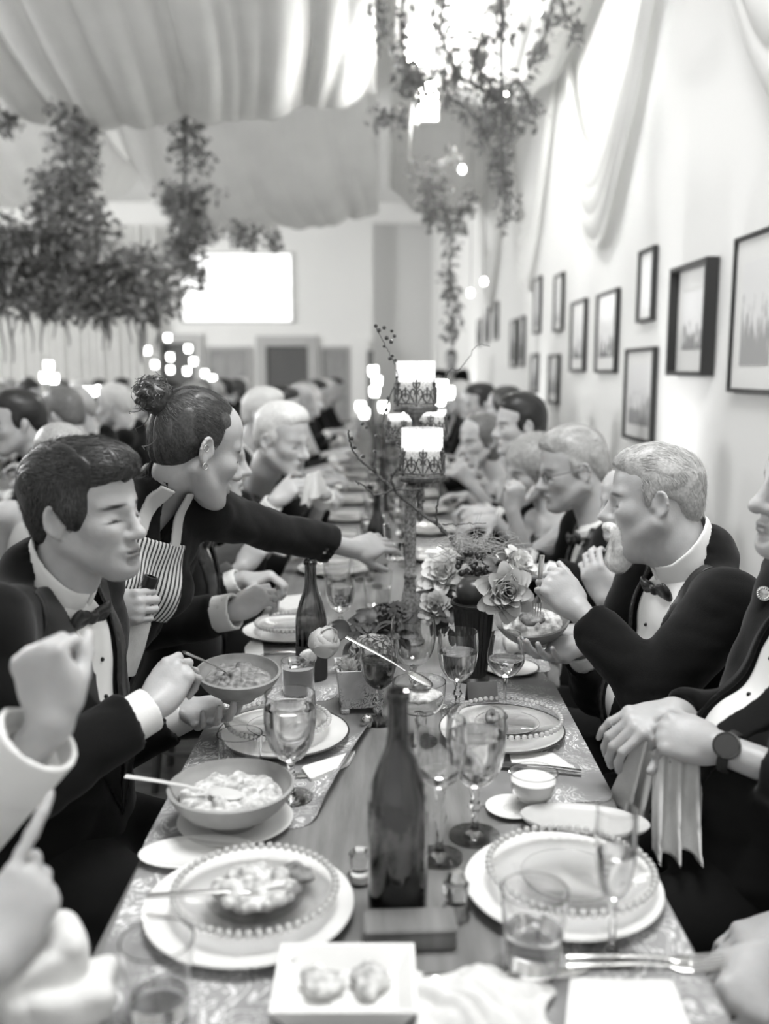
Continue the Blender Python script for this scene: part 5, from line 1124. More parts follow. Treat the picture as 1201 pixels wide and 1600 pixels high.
# ---- woman beside the bearded guest, hand at her chest
HA = head_at(1012, 790, 2.62, (-.92, -.30, -.12), (0, 0, 1), .88, 1); N = D(1010, 876, 2.68); S_l = N+np.array((.03, -.16, -.04)); S_r = N+np.array((-.03, .16, -.04))
W_l = D(945, 936, 2.54); E_l = D(985, 1030, 2.56); W_r = D(915, 985, 2.8); E_r = D(962, 1020, 2.9)
rw_ = dict(head=HA, N=N, f=(-1, -.2, 0), up=(-.05, 0, 1), q=1, half=.165, female=True, decollete=True, outfit='dress', neckline=-.10, mj=M_pale, hair='full', mh=H_mid, s=.88, seed=91, ho=dict(skin=.48, neck=.047, nose=.85),
    arms=[dict(S=S_l, E=E_l, W=W_l, bare=True, R=frame(D(915, 868, 2.56)-W_l, (-.5, -.8, .1)) @ MIR, hand=dict(curl=((.5, .9, .5),)*4, thumb=(.8, .5, -.3))),
          dict(S=S_r, E=E_r, W=W_r, bare=True, R=frame((-1, 0, 0), (0, 0, 1)), hand=dict(curl=RELAX))])
person('person', 'woman with hand raised to chest beside the bearded guest', rw_)
# ---- guest with glasses
HA = head_at(914, 738, 3.12, (-.93, -.12, -.2), (-.05, 0, 1), 1.1, 1); N = D(932, 822, 3.22); S_l = N+np.array((.02, -.19, -.03)); S_r = N+np.array((-.02, .19, -.03))
W_l = D(848, 892, 3.08); E_l = D(930, 922, 3.02); W_r = D(815, 868, 3.36); E_r = D(880, 905, 3.42)
gm = dict(head=HA, N=N, f=(-1, -.1, -.1), up=(-.08, 0, 1), q=1, hair='short', mh=H_grey, s=1.1, seed=101, ho=dict(skin=.42, brow=.2, fat=.008, neck=.06), half=.195, fat=.02, V=.42, w0=.062, fuzz=True, ns=2500,
    arms=[dict(S=S_l, E=E_l, W=W_l, th=1.15, R=frame((-1, .1, -.05), (0, -.3, 1)) @ MIR, hand=dict(curl=GRIP), sleeve=.04),
          dict(S=S_r, E=E_r, W=W_r, R=frame((-1, 0, -.1), (0, 0, 1)), hand=dict(curl=RELAX))])
g_ = person('person', 'grey haired guest with glasses and open white shirt front', gm)
X = gm['_X']; b_ = gm['_base']; ms = MB()
for y in (-1, 1):
    ms.tube([X((.1, y*.033+.022*math.cos(a), .002+.017*math.sin(a)))-b_ for a in np.linspace(0, 6.28, 20)], .0016, 6, False)
    ms.tube([X((.098, y*.055, .006))-b_, X((.06, y*.078, .01))-b_, X((-.01, y*.085, .012))-b_], .0016, 6)
ms.tube([X((.101, -.011, .006))-b_, X((.106, 0, .009))-b_, X((.101, .011, .006))-b_], .0016, 6); ms.build('eyeglasses', mat('dark_rim', .04, .3), g_)
# ---- curly haired woman
HA = head_at(852, 740, 3.66, (-.88, -.4, -.2), (0, 0, 1), 1.02, 1); N = D(860, 808, 3.74); S_l = N+np.array((.03, -.16, -.04)); S_r = N+np.array((-.03, .16, -.04))
W_l = D(800, 798, 3.5); E_l = D(822, 875, 3.54); W_r = D(772, 812, 3.8); E_r = D(830, 872, 3.84)
cw = dict(head=HA, N=N, f=(-1, -.2, 0), up=(-.05, 0, 1), q=1, half=.165, female=True, decollete=True, outfit='dress', neckline=-.08, hair='full', mh=H_blond, s=1.02, seed=111, ho=dict(skin=.44, neck=.047, nose=.85), fuzz=True, ns=2500, curl=.012, hl=.06, hlift=.012,
    hair_extra=[((-.03, 0, .05), (.115, .1, .1), .03)],
    arms=[dict(S=S_l, E=E_l, W=W_l, bare=True, R=frame(D(805, 765, 3.48)-W_l, (.3, -.9, .1)) @ MIR, hand=dict(curl=FIST)), dict(S=S_r, E=E_r, W=W_r, bare=True, R=frame((-1, -.2, -.1), (0, -.5, 1)), hand=dict(curl=RELAX))])
person('person', 'woman with curly light hair and a lifted fist at the table', cw)
# ---- dark haired guest in profile and woman in black beside him
HA = head_at(826, 668, 4.18, (-.97, -.15, -.05), (0, 0, 1), 1.08, 1); N = D(834, 736, 4.26); S_l = N+np.array((.02, -.18, -.03)); S_r = N+np.array((-.02, .18, -.03))
W_l = D(768, 800, 4.06); E_l = D(815, 828, 4.06); W_r = D(750, 795, 4.42); E_r = D(808, 820, 4.46)
dm = dict(head=HA, N=N, f=(-1, -.1, 0), up=(-.04, 0, 1), q=1, hair='short', mh=H_dark, ht=1.05, s=1.08, seed=121, ho=dict(skin=.5, brow=.05), arms=[dict(S=S_l, E=E_l, W=W_l, R=frame((-1, 0, 0), (0, -.3, 1)) @ MIR, hand=dict(curl=GRIP)), dict(S=S_r, E=E_r, W=W_r, R=frame((-1, 0, 0), (0, 0, 1)), hand=dict(curl=GRIP))])
DM = person('person', 'dark haired guest in profile with a high collar, two seats past the glasses wearer', dm)
HA = head_at(768, 690, 4.66, (-.8, -.55, -.15), (0, 0, 1), 1.02, 1); N = D(780, 750, 4.78); S_l = N+np.array((.03, -.16, -.04)); S_r = N+np.array((-.03, .16, -.04))
W_l = D(735, 755, 4.57); E_l = D(777, 805, 4.6); W_r = D(728, 775, 4.84); E_r = D(765, 808, 4.9)
w2 = dict(head=HA, N=N, f=(-1, -.3, 0), up=(-.05, 0, 1), q=1, half=.165, female=True, decollete=True, outfit='dress', neckline=-.07, hair='full', mh=H_mid, s=1.02, seed=131, ho=dict(skin=.52, neck=.047, nose=.85), arms=[dict(S=S_l, E=E_l, W=W_l, bare=True, R=frame((-.6, 0, .8), (-.3, -.9, 0)) @ MIR, hand=dict(curl=GRIP)), dict(S=S_r, E=E_r, W=W_r, bare=True, R=frame((-1, -.2, 0), (0, 0, 1)), hand=dict(curl=RELAX))])
person('person', 'woman in a low black dress beside the dark haired profile guest', w2)
print('PEOPLE', time.time()-_T0)
# ================================================================== things held in hands
def tilt_R(ax): ax = unit(ax); x = unit(np.cross((0, 1, 0), ax)); return np.stack([x, np.cross(ax, x), ax], 1)
def set_R(o, R): o.rotation_euler = Matrix([list(map(float, r)) for r in R]).to_euler()
bA_ = thing('salad_bowl', 'stoneware bowl of shredded salad held by the dark haired guest', 'bowl', D(372, 1090, 1.84)); bowl(bA_, .083, .058, M_bowl, .034); set_R(bA_, tilt_R((.05, -.12, 1)))
lf = lumps('shredded_salad', bA_, .066, .038, M_fooddark, 46, 41, .020, (.006, .014), .003); lf['label'] = 'dark shredded salad'
fk = thing('fork', 'fork in the fist of the dark haired guest', 'cutlery', D(286, 1022, 1.74)); cutlery(fk, 'fork', .17); set_R(fk, frame(D(354, 1056, 1.82)-D(286, 1022, 1.74), (0, 0, 1)))
bO_ = thing('salad_bowl', 'wide stoneware bowl of pale salad held by the bearded guest', 'bowl', D(832, 998, 2.23)); bowl(bO_, .09, .06, M_bowl, .036); set_R(bO_, tilt_R((-.1, -.28, 1)))
lf = lumps('pale_salad', bO_, .072, .042, M_food, 46, 43, .020, (.007, .015), .003); lf['label'] = 'pale crumbled salad'
lf = lumps('salad_leaves', bO_, .03, .058, M_fooddark, 14, 44, .014, (.006, .014), .003); lf['label'] = 'dark leaves on the salad'
fk = thing('fork', 'fork pinched in the raised hand of the bearded guest', 'cutlery', D(846, 866, 2.08)); cutlery(fk, 'fork', .18); set_R(fk, frame(D(838, 948, 2.17)-D(846, 866, 2.08), (0, -1, 0)))
gl_ = thing('water_tumbler', 'tumbler of water grasped by the reaching server', 'glass', D(620, 874, 2.70)); tumbler(gl_, .034, .042, .1, .55)
nn = nap(D(478, 742, 3.47), D(498, 735, 3.50), D(470, 790, 3.45), D(510, 770, 3.53), 0, 7, 'crumpled white napkin in the hand of white haired guest', 4)
# ================================================================== candelabra
def frosted(name, clear, col):
    m = bpy.data.materials.new(name); m.use_nodes = True; nt = m.node_tree; nt.nodes.clear(); MATS[name] = m
    out = nt.nodes.new('ShaderNodeOutputMaterial'); tr = nt.nodes.new('ShaderNodeBsdfTransparent'); tl = nt.nodes.new('ShaderNodeBsdfTranslucent'); df = nt.nodes.new('ShaderNodeBsdfDiffuse')
    wv = nt.nodes.new('ShaderNodeTexVoronoi'); wv.inputs['Scale'].default_value = 110; wv.feature = 'DISTANCE_TO_EDGE'; tc = nt.nodes.new('ShaderNodeTexCoord'); nt.links.new(tc.outputs['Object'], wv.inputs['Vector'])
    r = nt.nodes.new('ShaderNodeMapRange'); r.inputs[2].default_value = .3; r.inputs[3].default_value = clear-.25; r.inputs[4].default_value = clear+.2; nt.links.new(wv.outputs['Distance'], r.inputs[0])
    tl.inputs[0].default_value = df.inputs[0].default_value = (col, col, col, 1); a = nt.nodes.new('ShaderNodeMixShader'); a.inputs[0].default_value = .7; nt.links.new(df.outputs[0], a.inputs[1]); nt.links.new(tl.outputs[0], a.inputs[2])
    b = nt.nodes.new('ShaderNodeMixShader'); nt.links.new(r.outputs[0], b.inputs[0]); nt.links.new(a.outputs[0], b.inputs[1]); nt.links.new(tr.outputs[0], b.inputs[2]); nt.links.new(b.outputs[0], out.inputs[0]); return m
M_iron = mat('antique_iron', .10, .55, metal=.5, var=(60, .5, 4), bump=(120, .6)); M_wax = mat('candle_wax', .9, .5, transl=.4); M_flame = mat('flame', .9, .5, emit=4); G_cup = frosted('candle_glass', .45, .9)
M_mercury = mat('mottled_stem', .24, .5, metal=.2, var=(120, .75, 8), bump=(150, .5))
cb_ = T(640, 1004); ca = thing('candelabra', 'tall mottled candelabra with filigree cups of lit candles', 'candelabra', cb_)
ZZ = lambda py: D(640, py, 2.60)[2]-.75
z1, z2 = ZZ(752), ZZ(640)
prof = [(0, 0), (.05, 0), (.052, .006), (.042, .014), (.036, .03), (.035, .06), (.033, .085), (.025, .12), (.018, .155), (.0145, .18), (.018, .187), (.018, .195), (.0145, .2), (.0155, .26), (.0165, .34), (.016, z1-.03), (.02, z1-.02), (.02, z1-.005), (.016, z1), (0, z1)]
MB().lathe(prof, 32).build('stem', M_mercury, ca)
def filigree(n=6, r=.058, z0=0., h=.07):
    m_ = MB(); rr = .0021
    def pt(a, z): return (r*math.cos(a), r*math.sin(a), z0+z)
    for i in range(n):
        a0 = i*2*math.pi/n; w = math.pi/n
        for sd in (-1, 1):
            m_.tube(cr([pt(a0, .012), pt(a0+sd*w*.34, .024), pt(a0+sd*w*.30, .034), pt(a0+sd*w*.1, .036), pt(a0, .028)], 4), rr, 5)           # heart
            m_.tube(cr([pt(a0+w, .004), pt(a0+w+sd*w*.3, .02), pt(a0+w+sd*w*.55, .036), pt(a0+w+sd*w*.35, .05), pt(a0+w+sd*w*.12, .042), pt(a0+w+sd*w*.2, .034)], 4), rr, 5)   # scroll
            m_.tube(cr([pt(a0+w, .05), pt(a0+w+sd*w*.22, .056), pt(a0+w+sd*w*.3, .066), pt(a0+w+sd*w*.14, .066)], 4), rr, 5)                   # fleur leaf
            m_.tube(cr([pt(a0+sd*w*.5, .03), pt(a0+sd*w*.25, .046), pt(a0, .044), ], 4), rr*.8, 5)
        m_.tube(cr([pt(a0+w, .0), pt(a0+w, .04), pt(a0+w, h+.006)], 4), [rr]*4+[rr*1.4]*3+[rr]*2, 5); m_.ball(pt(a0+w, h-.006), .0042, 8); m_.tube([pt(a0, .036), pt(a0, .05)], rr, 5); m_.ball(pt(a0, .052), .0034, 8)
    m_.tube([pt(a, 0.) for a in np.linspace(0, 2*math.pi, 49)], .0036, 6, False); m_.tube([pt(a, .011) for a in np.linspace(0, 2*math.pi, 49)], .0024, 6, False)
    m_.lathe([(0, -.004+z0), (r+.001, -.012+z0), (r+.003, -.008+z0), (r+.003, .0+z0), (r+.001, .004+z0), (0, .002+z0)], 36)
    return m_
FIL = filigree()
fil_ob = None
def cup(x, y, z, s=1., lit=True, h=.125):
    global fil_ob
    if fil_ob is None: g0 = FIL.build('filigree_gallery', M_iron, ca); fil_ob = g0
    else: g0 = fil_ob.copy(); COL.objects.link(g0); g0.parent = ca
    g0.location = (x, y, z); g0.scale = (s,)*3
    c = [(.049*s, .003*s), (.0525*s, .02*s), (.054*s, h*.6*s), (.054*s, h*s)]
    q = MB().lathe(shell(c, .0025), 36).build('candle_glass', G_cup, ca); q.location = (x, y, z)
    w = MB().lathe([(0, .004*s), (.044*s, .004*s), (.046*s, .065*s), (.042*s, .072*s), (.006, .069*s), (0, .069*s)], 28).build('candle', M_wax, ca); w.location = (x, y, z)
    f = MB().lathe([(0, .069*s), (.004, .074*s), (.006, .082*s), (.003, .094*s), (0, .101*s)], 10).build('flame', M_flame, w)
    l = bpy.data.lights.new('candle_light', 'POINT'); l.energy = .12*s; l.shadow_soft_size = .02; l.color = (1, 1, 1); o = bpy.data.objects.new('candle_light', l); COL.objects.link(o); o.location = tuple(np.asarray(cb_)+np.array((x, y, z+.088*s)))
def rel(px, py, zc): return D(px, py, zc)-np.asarray(cb_)
u = rel(649, 636, 2.60); cup(u[0], u[1], u[2], 1.02); f_ = rel(659, 744, 2.53); cup(f_[0], f_[1], f_[2], 1.05)
k1 = rel(671, 672, 2.72); cup(k1[0], k1[1], k1[2]-.02, .9, h=.09); k2 = rel(630, 672, 2.70); cup(k2[0], k2[1], k2[2]-.03, .85, h=.09)
MB().lathe([(0, 0), (.016, 0), (.011, .03), (.010, .05), (.02, .066), (.036, .078), (.05, .084), (0, .084)], 24, c=(u[0], u[1], u[2]-.088)).build('upper_post', M_iron, ca)
MB().tube(cr([(0, 0, z1-.02), (u[0]*.5, u[1]*.5, z1+.05), (u[0], u[1], u[2]-.08)], 6), .015, 10).build('neck_post', M_iron, ca)
for v in (f_, k1-np.array((0, 0, .02)), k2-np.array((0, 0, .03))):
    MB().tube(cr([(0, 0, z1-.03), (v[0]*.5, v[1]*.5, v[2]-.05), (v[0], v[1], v[2]-.03), (v[0], v[1], v[2])], 6), .008, 8).build('arm', M_iron, ca)
MB().lathe([(0, 0), (.007, .004), (.010, .02), (.0085, .06), (.011, .08), (.009, .11), (0, .125)], 14, c=(f_[0]-.004, f_[1], f_[2]-.128)).build('drop_finial', M_mercury, ca)
# twisting twigs with berries
M_twig = mat('twig_bark', .09, .8, var=(80, .4), bump=(150, .6)); M_berry = mat('berry_dark', .05, .35)
def twig(parent_loc, paths, label, zc, berries, seed=0):
    root = thing('twig_branch', label, 'branch', parent_loc); b0 = np.asarray(parent_loc); g = np.random.default_rng(seed)
    for k, (pts, r0, r1) in enumerate(paths):
        P = cr([D(x, y, zc+dz) for x, y, dz in pts], 8); P = P+g.normal(size=P.shape)*.0012
        MB().tube(P-b0, np.linspace(r0, r1, len(P)), 6).build('main_stem' if k == 0 else 'side_twig', M_twig, root)
    for (x, y, dz) in berries: MB().ball(D(x, y, zc+dz)-b0, .0058*g.uniform(.7, 1.1), 8).build('berry', M_berry, root)
    return root
twig(D(722, 866, 2.44), [([(722, 866, 0), (700, 838, 0), (684, 820, 0), (656, 800, .02), (618, 768, .03), (590, 742, .03), (560, 716, .02), (546, 690, .0), (544, 672, -.02)], .0062, .0018),
    ([(590, 742, .03), (585, 730, .02), (587, 705, .01), (585, 680, 0)], .0032, .0012), ([(622, 764, .03), (600, 770, .02), (585, 773, .0), (572, 762, -.02), (556, 752, -.03), (560, 757, -.02)], .0034, .0016),
    ([(622, 764, .03), (645, 766, 0), (668, 760, -.02), (684, 748, -.03)], .003, .0012), ([(684, 820, 0), (681, 800, -.02), (687, 770, -.04), (688, 745, -.05)], .003, .0014), ([(690, 820, 0), (720, 819, -.03), (759, 818, -.05)], .0022, .001),
    ([(618, 768, .03), (612, 745, 0), (628, 722, -.02), (622, 690, -.03)], .003, .0012)],
    'dark twisting twig rising from the grass nest towards the candelabra', 2.44, [(549, 685, 0), (554, 699, 0), (567, 713, .01), (588, 681, 0), (566, 662, 0), (572, 668, 0), (586, 705, .01), (612, 742, 0), (622, 692, -.03), (619, 676, -.03), (614, 676, -.02), (661, 782, 0)], 3)
twig(D(622, 700, 2.5), [([(622, 700, 0), (612, 680, 0), (598, 664, 0), (603, 640, 0), (612, 612, 0), (620, 590, 0), (616, 568, -.01), (604, 545, -.01), (590, 518, -.01), (586, 509, -.01)], .0022, .0009)],
    'thin upright sprig of tiny berries beside the top candle cup', 2.5, [(587, 509, -.01), (592, 516, -.01), (600, 512, -.01), (612, 517, -.01), (616, 525, -.01), (604, 528, -.01), (611, 534, -.01), (600, 541, -.01), (613, 556, -.01), (618, 563, -.01), (610, 560, -.01), (620, 590, 0), (606, 622, 0), (603, 640, 0), (609, 560, 0)], 4)
twig(D(683, 612, 2.55), [([(683, 612, 0), (696, 592, 0), (704, 577, 0), (715, 578, 0), (730, 562, 0), (740, 544, 0), (752, 539, 0), (766, 541, 0)], .0014, .0008)], 'bare curling tendril springing from behind the top candle cup', 2.55, [], 5)
# ================================================================== flowers on the table
def petal_mesh(name, L, Wd, cup_, curl, m):
    def f(u, v):
        a = (u-.5)*2; w = Wd*np.sin(math.pi*(.10+.70*v))**.6
        x = a*w; z = L*v; y = cup_*(v*(1-.55*v))*1.1-1.5*cup_*a*a*np.sqrt(v+.02)+curl*np.clip(v-.7, 0, 1)**1.5*8*(1-.5*a*a)
        return x*(1-.18*a*a), -y, z-.22*L*a*a*v
    o = MB().grid(f, 9, 9).build(name, m, None, angle=180); me = o.data; bpy.data.objects.remove(o); return me
def rose(name, label, pos, ax, s, m, open_=1., seed=0, nl=7, ck=1.):
    g = np.random.default_rng(seed); root = thing(name, label, 'flower', pos); R = tilt_R(ax); set_R(root, R)
    me = [petal_mesh('petal', .036*s, .017*s, .010*s, .003*s*ck, m), petal_mesh('petal', .036*s, .023*s, .013*s, .006*s*ck, m), petal_mesh('petal', .034*s, .029*s, .015*s, .012*s*ck, m)]
    k = 0
    for layer in range(nl):
        n = (2, 3, 4, 5, 5, 6, 6)[layer]; t = layer/(nl-1)
        for i in range(n):
            o = new_obj('petal', me[min(2, layer//2)], root); a = i*2*math.pi/n+layer*.8+g.normal()*.12; til = (-.12+.78*t**1.3*open_)*g.uniform(.9, 1.1)
            rad = (.002+.017*t)*s; o.rotation_euler = Matrix((rotz(a) @ rotx(til)).tolist()).to_euler(); o.location = (rad*math.cos(a-math.pi/2), rad*math.sin(a-math.pi/2), -.0015*layer*s); k += 1
    MB().lathe([(0, -.006*s), (.007*s, -.004*s), (.009*s, .002*s), (0, .006*s)], 12).build('calyx', mat('leaf_dark', .05, .5), root)
    return root
M_rose = mat('rose_pale', .52, .6, transl=.15, var=(25, .1)); M_rosew = mat('rose_white', .78, .6, transl=.15); M_leafd = mat('leaf_dark', .05, .5); M_leafm = mat('leaf_mid', .11, .5); M_grass = mat('dry_grass', .34, .7, var=(50, .3))
rose('rose', 'large pale rose facing out beside the held salad bowl', D(788, 926, 2.14), (.15, -1, .25), 1.28, M_rose, 1.0, 1)
rose('rose', 'white rose above the large pale rose', D(806, 886, 2.34), (.5, -.6, .7), 1.12, M_rosew, .95, 2)
rose('rose', 'big white rose behind the grass nest', D(692, 900, 2.44), (-.2, -.8, .6), 1.2, M_rosew, 1.0, 3)
rose('rose', 'medium pale rose low beside the candelabra foot', D(680, 950, 2.38), (-.1, -.9, .5), .88, M_rose, .95, 4)
rose('rose', 'small white rose tucked by the candelabra stem', D(668, 918, 2.52), (-.2, -.6, .8), .6, M_rosew, .8, 5)
rose('rosebud', 'closed pale rosebud drooping beside the dark bottle', D(502, 1010, 1.98), (.55, -.2, .8), 1.45, M_rose, -.12, 6, 5, -.9)
# fluted vase with dark fruit on it
va = thing('fluted_vase', 'dark fluted vase holding the rose arrangement', 'vase', T(738, 1062)); vh = D(738, 938, T(738, 1062)[1]*1.0+.06)[2]-.75
n_ = 24; pr = [(.0, 0), (.040, 0), (.042, .006), (.034, .014), (.036, .022), (.042, vh*.4), (.048, vh*.8), (.05, vh*.92), (.054, vh*.95), (.055, vh), (.051, vh), (.046, vh*.9), (0, vh*.88)]
seg = n_*4; vb = MB(); a = np.arange(seg)*2*math.pi/seg; VV = []
for (r, z) in pr: fl_a = .0022 if .022 < z < vh*.9 else 0; VV.append(np.stack([(r-fl_a*(1+np.cos(a*n_)))*np.cos(a), (r-fl_a*(1+np.cos(a*n_)))*np.sin(a), np.full(seg, z)], 1))
vb.add(np.concatenate(VV), [(i*seg+j, i*seg+(j+1) % seg, (i+1)*seg+(j+1) % seg, (i+1)*seg+j) for i in range(len(pr)-1) for j in range(seg)]); vb.build('vase_body', mat('black_bronze', .03, .35, metal=.3), va, angle=30)
MB().lathe([(.053, vh*.955), (.057, vh*.965), (.057, vh*.985), (.053, vh*.995), (.053, vh*.955)], 36).build('vase_rim', mat('black_bronze', .03, .35, metal=.3), va)
vt = np.asarray(va.location)+np.array((0, 0, vh))
fr_ob = MB().lathe([(0, -.03), (.03, -.022), (.044, .004), (.042, .024), (.03, .04), (.01, .046), (0, .045)], 24).build('dark_fruit', mat('plum_skin', .035, .3)); fr_ob.location = tuple(vt+np.array((0, 0, .012))); tag(fr_ob, 'dark round fruit sitting in the fluted vase mouth', 'fruit')
g = np.random.default_rng(12); br = thing('berry_cluster', 'dark cluster of berries above the fluted vase', 'berries', D(738, 882, 2.33))
bm = MB().ball((0, 0, 0), .0085, 10).build('berry', mat('berry_plum', .03, .3), br); bm.location = (0, -.03, 0)
for i in range(34):
    o = new_obj('berry', bm.data, br); v = unit(g.normal(size=3))*np.array((.045, .035, .03))*g.uniform(.7, 1); o.location = tuple(v); o.scale = (g.uniform(.7, 1.15),)*3
ns = thing('grass_nest', 'nest of dry curling grass on the rose arrangement', 'nest', D(738, 856, 2.38)); gm_ = MB()
for i in range(190):
    c = g.normal(size=3)*np.array((.045, .03, .012)); r = g.uniform(.02, .05); a0 = g.uniform(0, 6.28); tl = g.uniform(-.5, .5, 2); t = np.linspace(0, g.uniform(1.2, 3.5), 9)
    gm_.tube([c+np.array((r*math.cos(a0+k), r*.8*math.sin(a0+k), r*(tl[0]*math.cos(k)+tl[1]*math.sin(k))+.003*k)) for k in t], np.linspace(.0009, .0004, 9), 4, False)
for i in range(14):
    d = unit(g.normal(size=3)+np.array((0, -.3, .9))); p0 = g.normal(size=3)*.03; b = g.normal(size=3)*.02
    gm_.tube([p0+d*L+b*(L/.1)**2 for L in np.linspace(0, g.uniform(.05, .1), 8)], np.linspace(.0009, .0004, 8), 4, False)
tag(gm_.build('grass_blades', M_grass, ns), kind='stuff')
lo = MB(); lo.grid(lambda u, v: (.05*v, .016*np.sin(np.clip(v, 0, 1)*math.pi)**.8*(u-.5)*2, .006*np.sin(v*3)-.01*v*v+.005*np.abs(u-.5)), 5, 9)
LEAF = lo.build('leaf', M_leafd, None, angle=180); LM = LEAF.data; bpy.data.objects.remove(LEAF)
def leafspray(label, pos, n, spread, seed, scale=(.7, 1.3), updir=(0, 0, .4), m=None):
    g = np.random.default_rng(seed); root = thing('leaf_spray', label, 'foliage', pos); me = LM
    if m is not None: me = LM.copy(); me.materials.clear(); me.materials.append(m)
    st = MB()
    for i in range(n):
        d = unit(g.normal(size=3)*np.asarray(spread)+np.asarray(updir)); st_ = d*g.uniform(.01, .05); o = new_obj('leaf', me, root); o.location = tuple(st_); set_R(o, frame(d+g.normal(size=3)*.25, g.normal(size=3)*.4+np.array((0, -.4, .8)))); o.scale = (g.uniform(*scale),)*3
        st.tube([(0, 0, 0), st_*.6, st_], .0012, 4, False)
    st.build('stalks', M_leafd, root); return root
leafspray('dark leaves around the foot of the candelabra', D(600, 985, 2.42), 34, (1, .7, .6), 1, (.7, 1.4))
leafspray('dark leaves left of the candelabra foot near the bottle', D(575, 1000, 2.3), 26, (1, .7, .6), 2, (.7, 1.3))
leafspray('dark leaves between the two roses', D(700, 955, 2.42), 30, (1, .7, .6), 3, (.6, 1.2))
leafspray('mid grey leaves under the big white rose', D(690, 925, 2.46), 22, (1, .7, .6), 4, (.6, 1.1), m=M_leafm)
leafspray('serrated leaves by the white rose', D(790, 900, 2.32), 14, (1, .6, .6), 5, (.6, 1.0), m=M_leafm)
hg = thing('hydrangea_head', 'dark frilly flower head beside candelabra foot', 'flower', D(606, 968, 2.45)); pm2 = petal_mesh('floret', .016, .011, .004, .004, mat('floret_dark', .07, .6))
for i in range(70):
    v = unit(g.normal(size=3)+np.array((0, -.3, .3))); o = new_obj('floret', pm2, hg); o.location = tuple(v*np.array((.05, .04, .035))); set_R(o, tilt_R(v) @ rotz(g.uniform(0, 6)) @ rotx(.9))
# pale succulent rosette and frilly blossom in the toile planter
su = thing('succulent', 'pale pointed succulent rosette in the toile planter', 'plant', np.asarray(POT)+np.array((-.022, -.015, .088)))
pm3 = petal_mesh('succulent_leaf', .034, .009, .006, -.002, mat('succulent_pale', .6, .5))
for L_ in range(4):
    for i in range(8): o = new_obj('succulent_leaf', pm3, su); a = i*math.pi/4+L_*.4; o.rotation_euler = Matrix((rotz(a) @ rotx(.25+.35*L_)).tolist()).to_euler(); o.scale = (1+.08*L_,)*3
hy = thing('frilly_blossom', 'soft grey frilly blossom in the toile planter', 'flower', np.asarray(POT)+np.array((.03, .012, .12))); pm4 = petal_mesh('floret', .018, .013, .005, .006, mat('floret_pale', .34, .6, transl=.2))
for i in range(80):
    v = unit(g.normal(size=3)+np.array((0, -.2, .4))); o = new_obj('floret', pm4, hy); o.location = tuple(v*np.array((.045, .035, .035))); set_R(o, tilt_R(v) @ rotz(g.uniform(0, 6)) @ rotx(.8))
# ================================================================== hanging greenery
def leaf_cloud(name, root, centers, n, size, m, seed, base=None, droop=.3):
    """many folded leaves scattered in ellipsoid volumes, one joined mesh"""
    g = np.random.default_rng(seed); cs = np.array([c[:3] for c in centers]); rs = np.array([c[3:6] for c in centers]); w = np.array([c[6] if len(c) > 6 else c[3]*c[5] for c in centers]); w = w/w.sum()
    i = g.choice(len(cs), n, p=w); d = unit_rows(g.normal(size=(n, 3)))*(g.uniform(0, 1, (n, 1))**.45); P = cs[i]+d*rs[i]
    x = unit_rows(g.normal(size=(n, 3))+np.array((0, 0, -droop))); y = unit_rows(np.cross(x, g.normal(size=(n, 3)))); z = np.cross(x, y); L = (size*g.uniform(.6, 1.4, n))[:, None]
    V = np.stack([P, P+x*L*.5+y*L*.28+z*L*.08, P+x*L, P+x*L*.5-y*L*.28+z*L*.08, P+x*L*.5-z*L*.03], 1).reshape(-1, 3)-np.asarray(base)
    b = (np.arange(n)*5)[:, None]; F = np.concatenate([b+np.array([[0, 1, 4]]), b+np.array([[1, 2, 4]]), b+np.array([[2, 3, 4]]), b+np.array([[3, 0, 4]])])
    return tag(mesh_arrays(name, V, F, m, root, False), kind='stuff')
M_lfv = mat('vine_leaf', .24, .6, var=(3, .4), transl=.25); M_lf1 = mat('hang_leaf_dark', .2, .6, var=(3, .4), transl=.2); M_lf2 = mat('hang_leaf_mid', .3, .6, var=(3, .4), transl=.25); M_bloom = mat('hang_bloom', .55, .7, transl=.3); M_stem = mat('vine_stem', .12, .8)
def el(px, py, rx, ry, zc, dep=.5, w=None): c = D(px, py, zc); k = zc/FPX; t = (*c, rx*k, dep, ry*k); return t if w is None else t+(w,)
ZL = 7.0
cl_ = thing('floral_cloud', 'huge suspended floral cloud of dark foliage with trailing tassels', 'hanging flowers', D(120, 400, ZL)); b_ = np.array(cl_.location)
mass = [el(118, 190, 30, 30, ZL), el(115, 235, 34, 40, ZL), el(105, 300, 48, 40, ZL), el(115, 350, 70, 40, ZL), el(70, 400, 90, 40, ZL), el(190, 420, 75, 40, ZL), el(40, 450, 90, 50, ZL), el(140, 460, 110, 48, ZL), el(235, 465, 55, 40, ZL), el(-40, 420, 60, 70, ZL), el(15, 370, 40, 30, ZL), el(5, 190, 25, 18, ZL, .3)]
leaf_cloud('foliage', cl_, mass, 5600, .068, M_lf1, 1, b_); leaf_cloud('light_foliage', cl_, mass, 2000, .065, M_lf2, 2, b_); leaf_cloud('blossoms', cl_, mass, 900, .08, M_bloom, 3, b_)
g = np.random.default_rng(9)
for i in range(26):
    px = g.uniform(0, 280); p0 = D(px, 490, ZL+g.uniform(-.3, .3)); L = g.uniform(.12, .38); q = [p0+np.array((.012*math.sin(t*5+i), 0, -L*t)) for t in np.linspace(0, 1, 8)]
    MB().tube(np.array(q)-b_, np.linspace(.012, .005, 8), 6).build('tassel', M_lf2, cl_)
MB().tube([D(118, 165, ZL)-b_, D(118, 300, ZL)-b_, D(120, 450, ZL)-b_], .02, 8).build('hanging_stem', M_stem, cl_)
ZL = 8.2
